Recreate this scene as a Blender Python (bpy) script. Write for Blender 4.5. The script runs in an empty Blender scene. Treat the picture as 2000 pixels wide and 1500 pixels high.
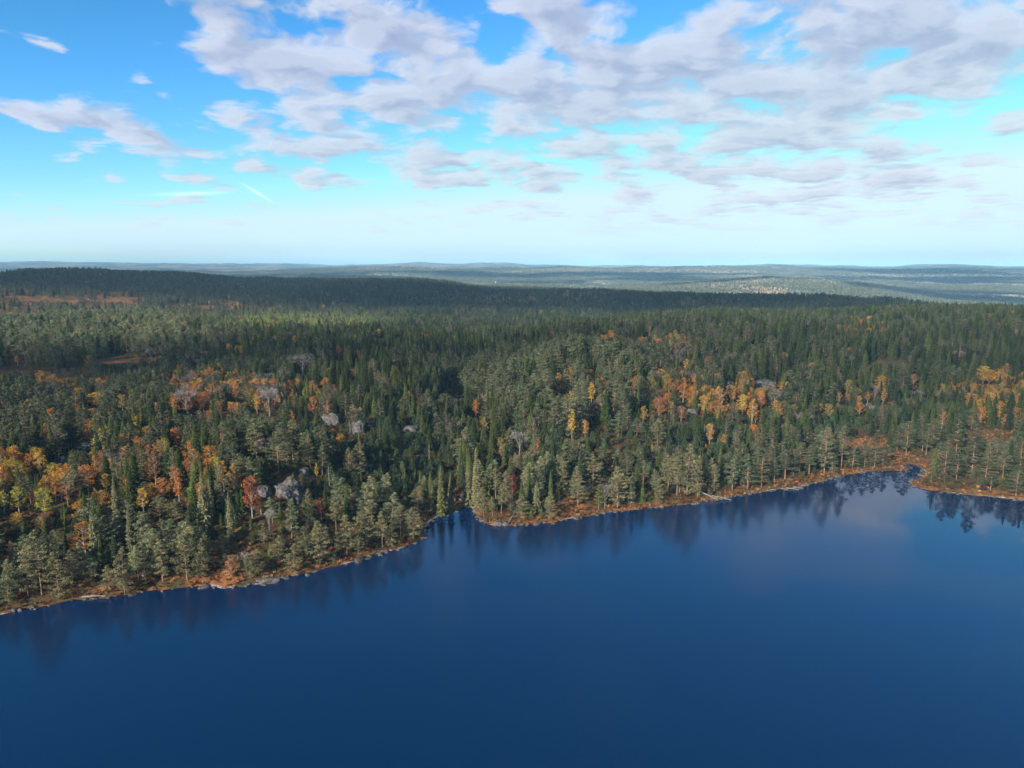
import bpy, math, random
import numpy as np
from mathutils import Vector

rng = np.random.default_rng(7)
random.seed(7)
sc = bpy.context.scene
COL = sc.collection

# ------------------------------------------------------------------ camera
H = 75.0
PITCH = math.radians(9.4)
F = 1387.0
cam_d = bpy.data.cameras.new('camera')
cam_d.sensor_fit = 'HORIZONTAL'
cam_d.sensor_width = 36.0
cam_d.lens = 36.0 * F / 2000.0
cam_d.clip_start = 1.0
cam_d.clip_end = 80000.0
cam = bpy.data.objects.new('camera', cam_d)
COL.objects.link(cam)
cam.location = (0, 0, H)
cam.rotation_euler = (math.radians(90) - PITCH, 0, 0)
sc.camera = cam

# ------------------------------------------------------------------ sun, sky, exposure
SUN_EL = math.radians(24)
SUN_AZ = Vector((-0.62, -0.785))
SUNV = Vector((SUN_AZ.x * math.cos(SUN_EL), SUN_AZ.y * math.cos(SUN_EL), math.sin(SUN_EL))).normalized()
sun_d = bpy.data.lights.new('sun', 'SUN')
sun_d.energy = 4.9
sun_d.angle = math.radians(0.53)
sun_d.color = (1.0, 0.915, 0.78)
sun = bpy.data.objects.new('sun', sun_d)
COL.objects.link(sun)
sun.rotation_euler = SUNV.to_track_quat('Z', 'Y').to_euler()
sun.location = (-300, -300, 400)

vs = sc.view_settings
vs.view_transform = 'Standard'
vs.look = 'None'
vs.gamma = 1.0
vs.use_curve_mapping = False
vs.exposure = 1.0
sc.render.engine = 'CYCLES'
cy = sc.cycles
cy.use_denoising = True
try:
    cy.denoiser = 'OPENIMAGEDENOISE'
except Exception:
    pass
cy.max_bounces = 5
cy.diffuse_bounces = 3
cy.glossy_bounces = 2
cy.transmission_bounces = 3
cy.transparent_max_bounces = 8
cy.volume_bounces = 1
cy.use_adaptive_sampling = True
cy.adaptive_threshold = 0.015


class NT:
    """small helper round a node tree"""
    def __init__(s, tree):
        s.t = tree; s.n = tree.nodes; s.l = tree.links
    def a(s, kind, **kw):
        n = s.n.new(kind)
        for k, v in kw.items():
            if k.startswith('i_'):
                n.inputs[k[2:].replace('_', ' ')].default_value = v
            else:
                setattr(n, k, v)
        return n
    def put(s, sock, v):
        if hasattr(v, 'is_linked') or isinstance(v, bpy.types.NodeSocket):
            s.l.new(v, sock)
        else:
            sock.default_value = v
    def m(s, op, a, b=None, c=None, clamp=False):
        n = s.n.new('ShaderNodeMath'); n.operation = op; n.use_clamp = clamp
        s.put(n.inputs[0], a)
        if b is not None: s.put(n.inputs[1], b)
        if c is not None: s.put(n.inputs[2], c)
        return n.outputs[0]
    def vm(s, op, a, b=None, scale=None):
        n = s.n.new('ShaderNodeVectorMath'); n.operation = op
        s.put(n.inputs[0], a)
        if b is not None: s.put(n.inputs[1], b)
        if scale is not None: s.put(n.inputs['Scale'], scale)
        return n.outputs['Value'] if op in ('LENGTH', 'DISTANCE', 'DOT_PRODUCT') else n.outputs[0]
    def mix(s, f, a, b, typ='RGBA', blend='MIX'):
        n = s.n.new('ShaderNodeMix'); n.data_type = typ
        if typ == 'RGBA': n.blend_type = blend
        idx = {'RGBA': (6, 7, 2), 'FLOAT': (2, 3, 0)}[typ]
        s.put(n.inputs[0], f)
        s.put(n.inputs[idx[0]], a); s.put(n.inputs[idx[1]], b)
        return n.outputs[idx[2]]
    def noise(s, vec, scale, detail=4, rough=0.55, dist=0.0, out=0):
        n = s.n.new('ShaderNodeTexNoise')
        if vec is not None: s.l.new(vec, n.inputs['Vector'])
        n.inputs['Scale'].default_value = scale
        n.inputs['Detail'].default_value = detail
        n.inputs['Roughness'].default_value = rough
        n.inputs['Distortion'].default_value = dist
        return n.outputs[out]
    def rng(s, v, a, b, c=0.0, d=1.0, smooth=True):
        n = s.n.new('ShaderNodeMapRange')
        if smooth: n.interpolation_type = 'SMOOTHSTEP'
        s.put(n.inputs[0], v); s.put(n.inputs[1], a); s.put(n.inputs[2], b); s.put(n.inputs[3], c); s.put(n.inputs[4], d)
        return n.outputs[0]
    def comb(s, x, y, z):
        n = s.n.new('ShaderNodeCombineXYZ')
        s.put(n.inputs[0], x); s.put(n.inputs[1], y); s.put(n.inputs[2], z)
        return n.outputs[0]


def pix_dir(px, py):
    u = (px - 1000) / F; v = (py - 750) / F
    c, s_ = math.cos(PITCH), math.sin(PITCH)
    return Vector((u, c - v * s_, -(s_ + v * c))).normalized()

# world: Nishita sky + a deck of clouds seen in perspective on a plane overhead
world = bpy.data.worlds.new('World')
sc.world = world
world.use_nodes = True
W = NT(world.node_tree)
W.n.clear()
sky = W.a('ShaderNodeTexSky', sky_type='NISHITA', sun_disc=False)
sky.sun_elevation = SUN_EL
sky.sun_rotation = math.atan2(SUNV.x, SUNV.y)
sky.altitude = 100
sky.air_density = 1.0
sky.dust_density = 0.1
sky.ozone_density = 2.0
tc = W.a('ShaderNodeTexCoord')
gen = tc.outputs['Generated']
sep = W.a('ShaderNodeSeparateXYZ'); W.l.new(gen, sep.inputs[0])
zc_ = W.m('MAXIMUM', sep.outputs[2], 0.004)
inv = W.m('DIVIDE', 1.0, W.m('ADD', zc_, 0.012))
P = W.comb(W.m('MULTIPLY', sep.outputs[0], inv), W.m('MULTIPLY', sep.outputs[1], inv), 0.0)

def plane_pt(px, py):
    d = pix_dir(px, py)
    k = 1 / (max(d.z, .004) + .012)
    return (d.x * k, d.y * k, 0.0)

# masses of cloud (positive) and open blue (negative): pixel centre, half-width, half-height, strength
BIAS = [(490, 75, 165, 85, .42), (45, 65, 60, 45, .30), (810, 45, 150, 60, .26), (1120, 20, 120, 50, .14),
        (840, 150, 110, 60, .15), (1110, 165, 230, 75, .22), (1420, 110, 280, 110, .22), (1750, 130, 300, 150, .22), (1950, 60, 160, 120, .12),
        (1650, 260, 250, 70, .04), (1780, 380, 260, 50, .08), (560, 210, 180, 45, .12), (160, 240, 100, 40, .14), (760, 325, 200, 40, .12), (1300, 320, 300, 60, .08),
        (200, 80, 120, 100, -.70), (250, 10, 120, 60, -.5), (40, 165, 130, 40, -.30), (660, 130, 55, 50, -.22), (1200, 50, 60, 50, -.12),
        (120, 320, 260, 60, -.22), (1660, 25, 70, 45, -.16), (1860, 245, 150, 40, -.34), (560, 400, 600, 45, -.2), (960, 60, 40, 60, -.10), (1250, 420, 300, 14, .13), (650, 250, 420, 60, .07), (1250, 300, 500, 60, .08), (1750, 330, 300, 40, .06)]

def bias_sum(vec):
    acc = None
    for px, py, rx, ry, k in BIAS:
        c = plane_pt(px, py); e = plane_pt(px + rx, py); t = plane_pt(px, py - ry); b = plane_pt(px, py + ry)
        ax = abs(e[0] - c[0]); ay = abs(b[1] - t[1]) / 2
        dd = W.vm('DIVIDE', W.vm('SUBTRACT', vec, (c[0], (t[1] + b[1]) / 2, 0)), (ax, ay, 1.0))
        g = W.m('POWER', 2.718, W.m('MULTIPLY', W.vm('DOT_PRODUCT', dd, dd), -0.8))
        g = W.m('MULTIPLY', g, k * .42)
        acc = g if acc is None else W.m('ADD', acc, g)
    return acc
def cloud_noise(vec, detail):
    st = vec
    big = W.noise(st, 1.0, 2, .5)
    cells = W.noise(st, 3.5, detail, .53)
    return W.m('ADD', W.m('MULTIPLY', big, .30), W.m('MULTIPLY', cells, .96))
warp = W.noise(P, 1.7, 3, 0.5, out=1)
PW = W.vm('ADD', P, W.vm('SCALE', W.vm('SUBTRACT', warp, (0.5, 0.5, 0.5)), scale=0.30))
rr = W.vm('LENGTH', P)
bs = bias_sum(PW)
qk = W.m('MULTIPLY', W.m('POWER', W.m('ADD', W.m('MULTIPLY', rr, rr), 1.0), -0.25), 1.37)
PW = W.vm('SCALE', PW, scale=qk)      # puffs have height, so they foreshorten less than a flat sheet
thr = W.m('SUBTRACT', W.m('ADD', W.rng(rr, 2.0, 3.2, .77, .641), W.rng(rr, 8.0, 26.0, 0.0, 0.035)), bs)
dB = W.m('SUBTRACT', cloud_noise(PW, 9), thr)
PT = W.vm('SCALE', PW, scale=1.02)
dT = W.m('SUBTRACT', cloud_noise(PT, 9), thr)
dS = W.m('SUBTRACT', cloud_noise(W.vm('ADD', PW, (-.055, -.075, 0)), 5), thr)
aB = W.rng(dB, -0.02, 0.10)
aT = W.rng(dT, -0.02, 0.11)
alpha = W.m('MAXIMUM', W.m('MULTIPLY', aB, 0.95), W.m('MULTIPLY', aT, 0.85))
alpha = W.m('MULTIPLY', alpha, W.rng(rr, 10.0, 24.0, 0.92, 0.0))
side = W.rng(W.m('SUBTRACT', dB, dS), -0.10, 0.08)          # lit flank of each puff
thin = W.rng(dB, 0.02, 0.22, 1.0, 0.0)
lit = W.m('ADD', W.m('MULTIPLY', side, .62), W.m('MULTIPLY', thin, .38))
white = W.mix(W.rng(rr, 4, 18), (0.39, 0.405, 0.455, 1), (0.41, 0.45, 0.50, 1))
grey = W.mix(W.rng(rr, 4, 18), (0.19, 0.22, 0.31, 1), (0.28, 0.33, 0.425, 1))
ccol = W.mix(lit, grey, white)
# the clear sky, with the vivid rendering of the photograph
SKYK = 0.13
sps = W.a('ShaderNodeSeparateColor'); W.l.new(sky.outputs[0], sps.inputs[0])
def chan(o_, p_, g_, mx):
    v = W.m('MULTIPLY', o_, SKYK)
    return W.m('MINIMUM', W.m('MULTIPLY', W.m('POWER', v, p_), g_), mx)
cmb = W.a('ShaderNodeCombineColor')
W.l.new(chan(sps.outputs[0], 1.85, .70, .37), cmb.inputs[0])
W.l.new(chan(sps.outputs[1], 1.25, .71, .49), cmb.inputs[1])
W.l.new(chan(sps.outputs[2], 1.6, 1.10, .53), cmb.inputs[2])
out = W.mix(alpha, cmb.outputs[0], ccol)
# thin high wisps and one short contrail
for (px, py, L, wv, slope) in ((375, 378, 45, 2.6, -0.03), (502, 376, 22, 2.2, 0.62)):
    d0 = pix_dir(px, py); d1 = pix_dir(px + 20, py + 20 * slope)
    u = (d1 - d0).normalized(); nrm = d0.cross(u).normalized()
    rel = W.vm('SUBTRACT', gen, tuple(d0))
    a_ = W.m('DIVIDE', W.vm('DOT_PRODUCT', rel, tuple(u)), L / F)
    b_ = W.m('DIVIDE', W.vm('DOT_PRODUCT', rel, tuple(nrm)), wv / F)
    g = W.m('POWER', 2.718, W.m('MULTIPLY', W.m('ADD', W.m('MULTIPLY', a_, a_), W.m('MULTIPLY', b_, b_)), -1.0))
    out = W.mix(W.m('MULTIPLY', g, 0.30), out, (0.85, 0.97, 1.0, 1))
bg = W.a('ShaderNodeBackground'); bg.inputs['Strength'].default_value = 1.0
W.l.new(out, bg.inputs['Color'])
wo = W.a('ShaderNodeOutputWorld'); W.l.new(bg.outputs[0], wo.inputs[0])

# ------------------------------------------------------------------ numeric helpers
CP, SP = math.cos(PITCH), math.sin(PITCH)

def project(x, y, z):
    drop = H - z
    dep = y * CP + drop * SP
    dep = np.where(dep < 1, 1, dep)
    return 1000 + F * x / dep, 750 + F * (drop * CP - y * SP) / dep

def unproj(px, py, z=0.0):
    u = (px - 1000) / F; v = (py - 750) / F
    dy = CP - v * SP; dz = -(SP + v * CP)
    t = (z - H) / dz
    return (u * t, dy * t)

_perm = np.random.default_rng(3).random((256, 256))

def vnoise(x, y):
    xi = np.floor(x).astype(int); yi = np.floor(y).astype(int)
    fx = x - xi; fy = y - yi
    fx = fx * fx * (3 - 2 * fx); fy = fy * fy * (3 - 2 * fy)
    g = lambda a, b: _perm[a & 255, b & 255]
    return ((g(xi, yi) * (1 - fx) + g(xi + 1, yi) * fx) * (1 - fy) + (g(xi, yi + 1) * (1 - fx) + g(xi + 1, yi + 1) * fx) * fy)

def fbm(x, y, s, o=4):
    r = 0; a = .5; t = 0
    for i in range(o):
        r = r + a * vnoise(x / s + 17.3 * i, y / s - 9.1 * i); t += a; a *= .5; s = s / 2.07
    return r / t - 0.5

# ------------------------------------------------------------------ shoreline (traced, then laid on the z = 0 plane)
SHORE_PX = [(-420, 1330), (-200, 1240), (0, 1203), (50, 1192), (100, 1181), (135, 1170), (170, 1168), (215, 1168), (250, 1163), (300, 1152), (350, 1147), (400, 1145),
            (435, 1151), (480, 1145), (540, 1139), (565, 1128), (600, 1119), (640, 1107), (700, 1096), (740, 1083), (790, 1069), (818, 1056), (832, 1045),
            (826, 1034), (830, 1023), (850, 1012), (878, 1004), (897, 993), (903, 983), (897, 974), (899, 968), (906, 970), (911, 984), (924, 998), (935, 1013), (948, 1021),
            (965, 1027), (990, 1026), (1030, 1024), (1080, 1019), (1120, 1011), (1160, 1006), (1200, 999), (1250, 995), (1290, 991), (1340, 985), (1400, 977),
            (1450, 967), (1500, 959), (1560, 952), (1600, 941), (1650, 928), (1690, 922), (1730, 920), (1772, 920), (1776, 914), (1764, 910), (1768, 907), (1786, 908), (1800, 914), (1812, 924),
            (1800, 931), (1790, 936), (1776, 941), (1778, 947), (1800, 955), (1850, 962), (1900, 968), (1960, 973), (2000, 978), (2120, 988), (2300, 1010), (2700, 1060)]
sh = np.array([unproj(a, b) for a, b in SHORE_PX])
lake = np.vstack([sh, [[520, 120], [560, -200], [420, -620], [0, -760], [-380, -600], [-420, -150], [-330, 60]]])
# finer, slightly irregular outline
def refine(poly, step=2.2):
    out_ = []
    for i in range(len(poly)):
        a, b = poly[i], poly[(i + 1) % len(poly)]
        n = max(1, int(np.hypot(*(b - a)) / (step if np.hypot(*a) < 420 and a[1] > 0 else 40)))
        for k in range(n):
            out_.append(a + (b - a) * k / n)
    out_ = np.array(out_)
    jit = np.stack([fbm(out_[:, 0] + 900, out_[:, 1], 9, 4), fbm(out_[:, 0], out_[:, 1] + 500, 9, 4)], 1)
    return out_ + jit * 2.6
lake = refine(lake)
LA = lake; LB = np.roll(lake, -1, 0)

def shore_dist(x, y, cap=120.0):
    """positive on land, negative in the lake; exact near the shore"""
    x = np.asarray(x, float).ravel(); y = np.asarray(y, float).ravel()
    res = np.full(len(x), cap)
    near = (np.abs(x) < 900) & (y > -900) & (y < 420)
    idx = np.nonzero(near)[0]
    CH = 6000
    for s in range(0, len(idx), CH):
        ii = idx[s:s + CH]
        X = x[ii][:, None]; Y = y[ii][:, None]
        d2 = np.full(len(ii), 1e12)
        ins = np.zeros(len(ii), bool)
        ax, ay, bx, by = LA[:, 0][None], LA[:, 1][None], LB[:, 0][None], LB[:, 1][None]
        ex, ey = bx - ax, by - ay
        t = np.clip(((X - ax) * ex + (Y - ay) * ey) / (ex * ex + ey * ey + 1e-9), 0, 1)
        d2 = ((X - ax - t * ex) ** 2 + (Y - ay - t * ey) ** 2).min(1)
        cr = ((ay > Y) != (by > Y)) & (X < ex * (Y - ay) / (ey + np.where(ey == 0, 1e-9, 0)) + ax)
        ins = cr.sum(1) % 2 == 1
        d = np.sqrt(d2)
        res[ii] = np.where(ins, -np.minimum(d, cap), np.minimum(d, cap))
    return res

# ------------------------------------------------------------------ terrain heights
def zc(py, d, tree=0.0):
    dep = PITCH + math.atan((py - 750) / F)
    return H - d * math.tan(dep) - tree

PXK = np.array([-300, 0, 250, 500, 750, 900, 1100, 1300, 1500, 1750, 2000, 2300], float)
def row_py(d, pts, tree=0.0):
    xs = [p[0] for p in pts]; ys = [p[1] for p in pts]
    fine = np.linspace(-300, 2300, 131)
    return (d, fine, np.array([zc(v, d, tree) for v in np.interp(fine, xs, ys)]))
def row_z(d, zs):
    fine = np.linspace(-300, 2300, 131)
    z = np.interp(fine, PXK, zs)
    z = np.convolve(np.pad(z, 2, mode='edge'), np.ones(5) / 5, 'valid')
    return (d, fine, z)
ROWS = [
    row_z(100, [4, 4, 4, 4, 4, 4, 4, 4, 4, 4, 4, 4]),
    row_z(180, [6, 6, 8, 12, 6, 3, 5, 5, 5, 4, 4, 4]),
    row_z(225, [8, 8, 10, 15, 9, 2.5, 9, 8, 6, 3, 3, 4]),
    row_z(270, [9, 9, 11, 13, 12, 3, 13, 11, 8, 3, 4, 5]),
    row_z(340, [9, 9, 10, 13, 18, 3, 23, 19, 14, 7, 7, 8]),
    row_z(450, [10, 10, 10, 12, 17, 8, 27, 23, 18, 12, 12, 12]),
    row_z(600, [12, 12, 13, 15, 14, 13, 18, 18, 19, 19, 20, 20]),
    row_z(760, [15, 17, 19, 24, 17, 9, 12, 14, 18, 22, 24, 24]),
    row_z(1000, [10, 10, 9, 4, 0, -2, -2, 0, 6, 14, 18, 19]),
    row_py(1400, [(-300, 547), (0, 548), (250, 553), (450, 561), (550, 567), (700, 569), (850, 574), (1000, 571), (1100, 568), (1250, 568), (1350, 568), (1500, 570), (1620, 572), (1750, 578), (1880, 588), (1930, 597), (2000, 603), (2300, 600)], 11),
    row_py(2000, [(-300, 527), (0, 529), (100, 525), (200, 523.5), (330, 528), (400, 534), (460, 541), (560, 543.5), (650, 543), (800, 545), (870, 549), (930, 559), (1000, 562), (1100, 566), (1250, 577), (1500, 584), (1750, 592), (2000, 600), (2300, 605)], 12),
    row_py(2600, [(-300, 545), (500, 548), (700, 546), (900, 558), (1100, 564), (1250, 569), (1500, 572), (1750, 578), (2000, 592), (2300, 596)], 9),
    row_py(3400, [(-300, 540), (450, 546), (700, 543), (900, 553), (1100, 557), (1200, 559), (1300, 551), (1400, 545), (1500, 538), (1650, 543), (1750, 556), (1850, 570), (2000, 578), (2300, 580)], 8),
    row_py(4500, [(-300, 532), (400, 538), (500, 541), (600, 538), (760, 540), (900, 546), (1000, 548), (1100, 545), (1250, 546), (1400, 549), (1550, 548), (1700, 552), (1850, 560), (2000, 563), (2300, 560)], 6),
    row_py(5600, [(-300, 527), (450, 539), (600, 533), (800, 533), (1000, 536), (1100, 533), (1300, 536), (1500, 535), (1650, 539), (1800, 543), (2000, 549), (2300, 549)], 5),
    row_py(7000, [(-300, 524), (300, 530), (440, 535), (560, 531), (600, 527), (700, 523), (800, 524), (900, 526), (1000, 524), (1100, 524), (1200, 523.5), (1300, 522), (1400, 519), (1500, 520), (1600, 523), (1700, 527), (1800, 528), (1900, 530), (2000, 533), (2300, 533)], 0),
    row_py(9500, [(-300, 520), (600, 526), (1000, 526), (1500, 524), (1750, 526), (1850, 524), (2000, 527), (2300, 527)]),
    row_py(14000, [(-300, 510), (0, 513), (100, 512.5), (200, 514), (400, 516), (560, 515), (650, 518), (750, 515.5), (820, 511), (860, 514), (900, 515), (950, 513), (1000, 514.5), (1040, 518), (1200, 519), (1400, 520), (1450, 518.5), (1500, 516), (1560, 517.5), (1700, 520), (1740, 520), (1790, 517.5), (1850, 517.5), (1950, 519.5), (2000, 520), (2300, 519)]),
    row_z(17500, [-60] * 12),
]
LOGD = np.log(np.array([r[0] for r in ROWS]))
RZ = np.array([r[2] for r in ROWS])

def ground(x, y, sd=None):
    x = np.asarray(x, float).ravel(); y = np.asarray(y, float).ravel()
    d = np.maximum(np.hypot(x, y), 60)
    fwd = y > 0.25 * np.abs(x)
    px = np.where(fwd, 1000 + F * x / np.maximum(y * 0.987 + 10, 1), np.where(x < 0, -300, 2300))
    px = np.clip(px, -300, 2299.9)
    fi = (px + 300) / 2600 * 130
    i0 = np.floor(fi).astype(int); fr = fi - i0
    ld = np.clip(np.log(d), LOGD[0], LOGD[-1] - 1e-6)
    k = np.clip(np.searchsorted(LOGD, ld) - 1, 0, len(ROWS) - 2)
    t = (ld - LOGD[k]) / (LOGD[k + 1] - LOGD[k])
    t = np.where(d > 1200, t * t * (3 - 2 * t), t)
    za = RZ[k, i0] * (1 - fr) + RZ[k, i0 + 1] * fr
    zb = RZ[k + 1, i0] * (1 - fr) + RZ[k + 1, i0 + 1] * fr
    z = za * (1 - t) + zb * t
    amp = np.interp(d, [150, 400, 1000, 2000, 3000, 5000, 9000, 14000, 17000], [2.5, 5, 6, 6, 24, 46, 40, 40, 30])
    scl = 1.0
    z = z + np.interp(d, [300, 600, 1000, 1800, 2500], [3, 20, 20, 14, 5]) * fbm(x + 31, y * 1.3 + 8, 230, 3)
    z = z + np.interp(d, [900, 1500, 2100, 2500], [0, 10, 12, 4]) * fbm(x - 61, y + 18, 110, 3)
    z = z + amp * fbm(x, y, 130, 3) * np.where(d < 2500, 1, .35) + np.where(d > 2200, amp * (1.4 * fbm(x * .8 + 77, y, 620, 4) - .10), 0) * np.clip((d - 2200) / 800, 0, 1)
    if sd is None:
        sd = shore_dist(x, y)
    s = np.clip(sd / 42.0, 0, 1); s = s * s * (3 - 2 * s) * 0.75 + 0.25 * s
    bump = (fbm(x, y, 7, 3) * 1.1 + fbm(x, y, 2.2, 2) * .35) * np.clip(sd / 6, 0, 1) * (d < 700)
    zl = np.clip(sd, 0, 5) * 0.16 + 0.02 + z * s + bump
    return np.where(sd < 0, np.maximum(-3.5, sd * 0.45), zl)

def hit(px, py):
    """ground point seen at a photo pixel"""
    u = (px - 1000) / F; v = (py - 750) / F
    dy = CP - v * SP; dz = -(SP + v * CP)
    if dz >= -1e-4: dz = -1e-4
    t = np.exp(np.linspace(math.log(120), math.log(9000), 900))
    xs, ys, zs = u * t, dy * t, H + dz * t
    g = ground(xs, ys)
    b = np.nonzero(zs < g)[0]
    i = b[0] if len(b) else len(t) - 1
    i = max(i, 1)
    f0 = (zs[i - 1] - g[i - 1]); f1 = (g[i] - zs[i]); w = f0 / (f0 + f1 + 1e-9)
    x = xs[i - 1] * (1 - w) + xs[i] * w; y = ys[i - 1] * (1 - w) + ys[i] * w
    return float(x), float(y), float(ground([x], [y])[0])

def top_z(y, py):
    v = (py - 750) / F
    return H - y * (SP + v * CP) / (CP - v * SP)

# ------------------------------------------------------------------ materials
def new_mat(name):
    m = bpy.data.materials.new(name); m.use_nodes = True
    n = NT(m.node_tree); n.n.clear()
    o = n.a('ShaderNodeOutputMaterial')
    return m, n, o

def foliage_mat(name, var=0.5, transl=0.25, base=None):
    m, n, o = new_mat(name)
    at = n.a('ShaderNodeAttribute', attribute_type='INSTANCER', attribute_name='tint')
    fv = n.a('ShaderNodeAttribute', attribute_type='GEOMETRY', attribute_name='v')
    k = n.rng(fv.outputs['Fac'], 0, 1, 1 - var, 1 + var, smooth=False)
    col = n.vm('SCALE', at.outputs['Color'] if base is None else base, scale=k)
    if base is not None:
        col = n.vm('SCALE', base, scale=k)
    geo = n.a('ShaderNodeNewGeometry')
    nz = n.noise(geo.outputs['Position'], 0.9, 3, .6)
    col = n.vm('SCALE', col, scale=n.rng(nz, .3, .7, .8, 1.2))
    df = n.a('ShaderNodeBsdfDiffuse'); n.l.new(col, df.inputs['Color'])
    tr = n.a('ShaderNodeBsdfTranslucent'); n.l.new(col, tr.inputs['Color'])
    mx = n.a('ShaderNodeMixShader'); mx.inputs[0].default_value = transl
    n.l.new(df.outputs[0], mx.inputs[1]); n.l.new(tr.outputs[0], mx.inputs[2])
    n.l.new(mx.outputs[0], o.inputs[0])
    return m

def plain_mat(name, c0, c1, scale=3.0, rough=0.9, bump=0.0, detail=5, stretch=None):
    m, n, o = new_mat(name)
    geo = n.a('ShaderNodeNewGeometry')
    v = geo.outputs['Position']
    if stretch: v = n.vm('MULTIPLY', v, stretch)
    nz = n.noise(v, scale, detail, .6)
    col = n.mix(n.rng(nz, .35, .65), c0 + (1,), c1 + (1,))
    b = n.a('ShaderNodeBsdfPrincipled'); b.inputs['Roughness'].default_value = rough
    b.inputs['Specular IOR Level'].default_value = 0.25
    n.l.new(col, b.inputs['Base Color'])
    if bump:
        bp = n.a('ShaderNodeBump'); bp.inputs['Distance'].default_value = bump
        n.l.new(n.noise(v, scale * 2.3, 6, .65), bp.inputs['Height'])
        n.l.new(bp.outputs[0], b.inputs['Normal'])
    n.l.new(b.outputs[0], o.inputs[0])
    return m

M_NEEDLE = foliage_mat('needles', .45, .2)
M_LEAF = foliage_mat('autumn_leaves', .35, .35)
M_TWIG = foliage_mat('twigs', .3, .1)
M_PINEBARK = plain_mat('pine_bark', (.17, .10, .065), (.27, .17, .11), 1.5)
M_SPRUCEBARK = plain_mat('spruce_bark', (.09, .07, .06), (.15, .12, .10), 2)
M_BIRCHBARK = plain_mat('birch_bark', (.36, .33, .29), (.20, .17, .15), 2.4)
M_BAREBARK = plain_mat('ash_grey_bark', (.22, .195, .185), (.14, .125, .12), 2)
M_DEAD = plain_mat('grey_dead_wood', (.25, .23, .21), (.15, .135, .125), 2)

def rock_mat():
    m, n, o = new_mat('granite')
    geo = n.a('ShaderNodeNewGeometry'); v = geo.outputs['Position']
    nz = n.noise(v, .5, 7, .65)
    n2 = n.noise(n.vm('MULTIPLY', v, (1, 1, .35)), 1.3, 5, .6)
    col = n.mix(n.rng(nz, .38, .62), (.075, .068, .072, 1), (.150, .136, .132, 1))
    col = n.mix(n.rng(n2, .55, .7), col, (.10, .10, .12, 1))
    sepn = n.a('ShaderNodeSeparateXYZ'); n.l.new(geo.outputs['Normal'], sepn.inputs[0])
    moss = n.m('MULTIPLY', n.rng(sepn.outputs[2], .15, .7), n.rng(n.noise(v, .55, 5, .65), .46, .56))
    col = n.mix(moss, col, (.060, .048, .022, 1))
    vr = n.a('ShaderNodeTexVoronoi', feature='DISTANCE_TO_EDGE'); n.l.new(n.vm('MULTIPLY', v, (.45, .45, .7)), vr.inputs['Vector']); vr.inputs['Scale'].default_value = 1.0
    col = n.mix(n.rng(vr.outputs['Distance'], .0, .09, .75, 0), col, (.03, .027, .027, 1))
    b = n.a('ShaderNodeBsdfPrincipled'); b.inputs['Roughness'].default_value = .85
    b.inputs['Specular IOR Level'].default_value = 0.3
    bp = n.a('ShaderNodeBump'); bp.inputs['Distance'].default_value = .35; n.l.new(n.noise(v, 1.7, 8, .7), bp.inputs['Height'])
    n.l.new(bp.outputs[0], b.inputs['Normal']); n.l.new(col, b.inputs['Base Color']); n.l.new(b.outputs[0], o.inputs[0])
    return m
M_ROCK = rock_mat()

def ground_mat():
    m, n, o = new_mat('forest_floor')
    geo = n.a('ShaderNodeNewGeometry'); v = geo.outputs['Position']
    at = n.a('ShaderNodeAttribute', attribute_type='GEOMETRY', attribute_name='cover')
    s = n.a('ShaderNodeSeparateColor'); n.l.new(at.outputs['Color'], s.inputs[0])
    heath, rock, far = s.outputs[0], s.outputs[1], s.outputs[2]
    n1 = n.noise(v, .25, 6, .6); n2 = n.noise(v, .06, 4, .6); n3 = n.noise(v, 1.6, 5, .65)
    base = n.mix(n.rng(n1, .4, .62), (.035, .028, .018, 1), (.060, .055, .025, 1))
    base = n.mix(n.rng(n2, .5, .64), base, (.095, .045, .025, 1))
    hcol = n.mix(n.rng(n3, .35, .65), (.16, .062, .026, 1), (.34, .16, .066, 1))
    hcol = n.mix(n.rng(n1, .50, .70), hcol, (.15, .04, .022, 1))
    hcol = n.mix(n.rng(n2, .40, .58, 0, .75), hcol, (.075, .062, .032, 1))
    hcol = n.mix(n.rng(n.noise(v, .11, 5, .6), .56, .64, 0, .8), hcol, (.045, .05, .026, 1))
    col = n.mix(n.m('MULTIPLY', heath, n.rng(n.m('ADD', n1, n.m('MULTIPLY', heath, .5)), .42, .72)), base, hcol)
    rcol = n.mix(n.rng(n3, .35, .6), (.12, .11, .105, 1), (.34, .31, .28, 1))
    col = n.mix(n.rng(n.m('ADD', rock, n.m('MULTIPLY', n.m('SUBTRACT', n1, .5), .9)), .35, .65), col, rcol)
    # wooded hills too far off to tell the trees apart
    f1 = n.noise(n.vm('MULTIPLY', v, (1, 1, 1)), .011, 8, .7); f2 = n.noise(v, .0022, 4, .6)
    fcol = n.mix(n.rng(f1, .4, .62), (.035, .042, .024, 1), (.13, .125, .065, 1))
    fcol = n.mix(n.rng(f2, .46, .60), fcol, (.26, .215, .13, 1))
    col = n.mix(far, col, fcol)
    b = n.a('ShaderNodeBsdfDiffuse'); n.l.new(col, b.inputs['Color'])
    bp = n.a('ShaderNodeBump'); n.l.new(n.m('ADD', .25, n.m('MULTIPLY', far, 9)), bp.inputs['Distance'])
    n.l.new(n.mix(far, n3, f1, 'FLOAT'), bp.inputs['Height']); n.l.new(bp.outputs[0], b.inputs['Normal'])
    n.l.new(b.outputs[0], o.inputs[0])
    return m
M_GROUND = ground_mat()

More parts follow.
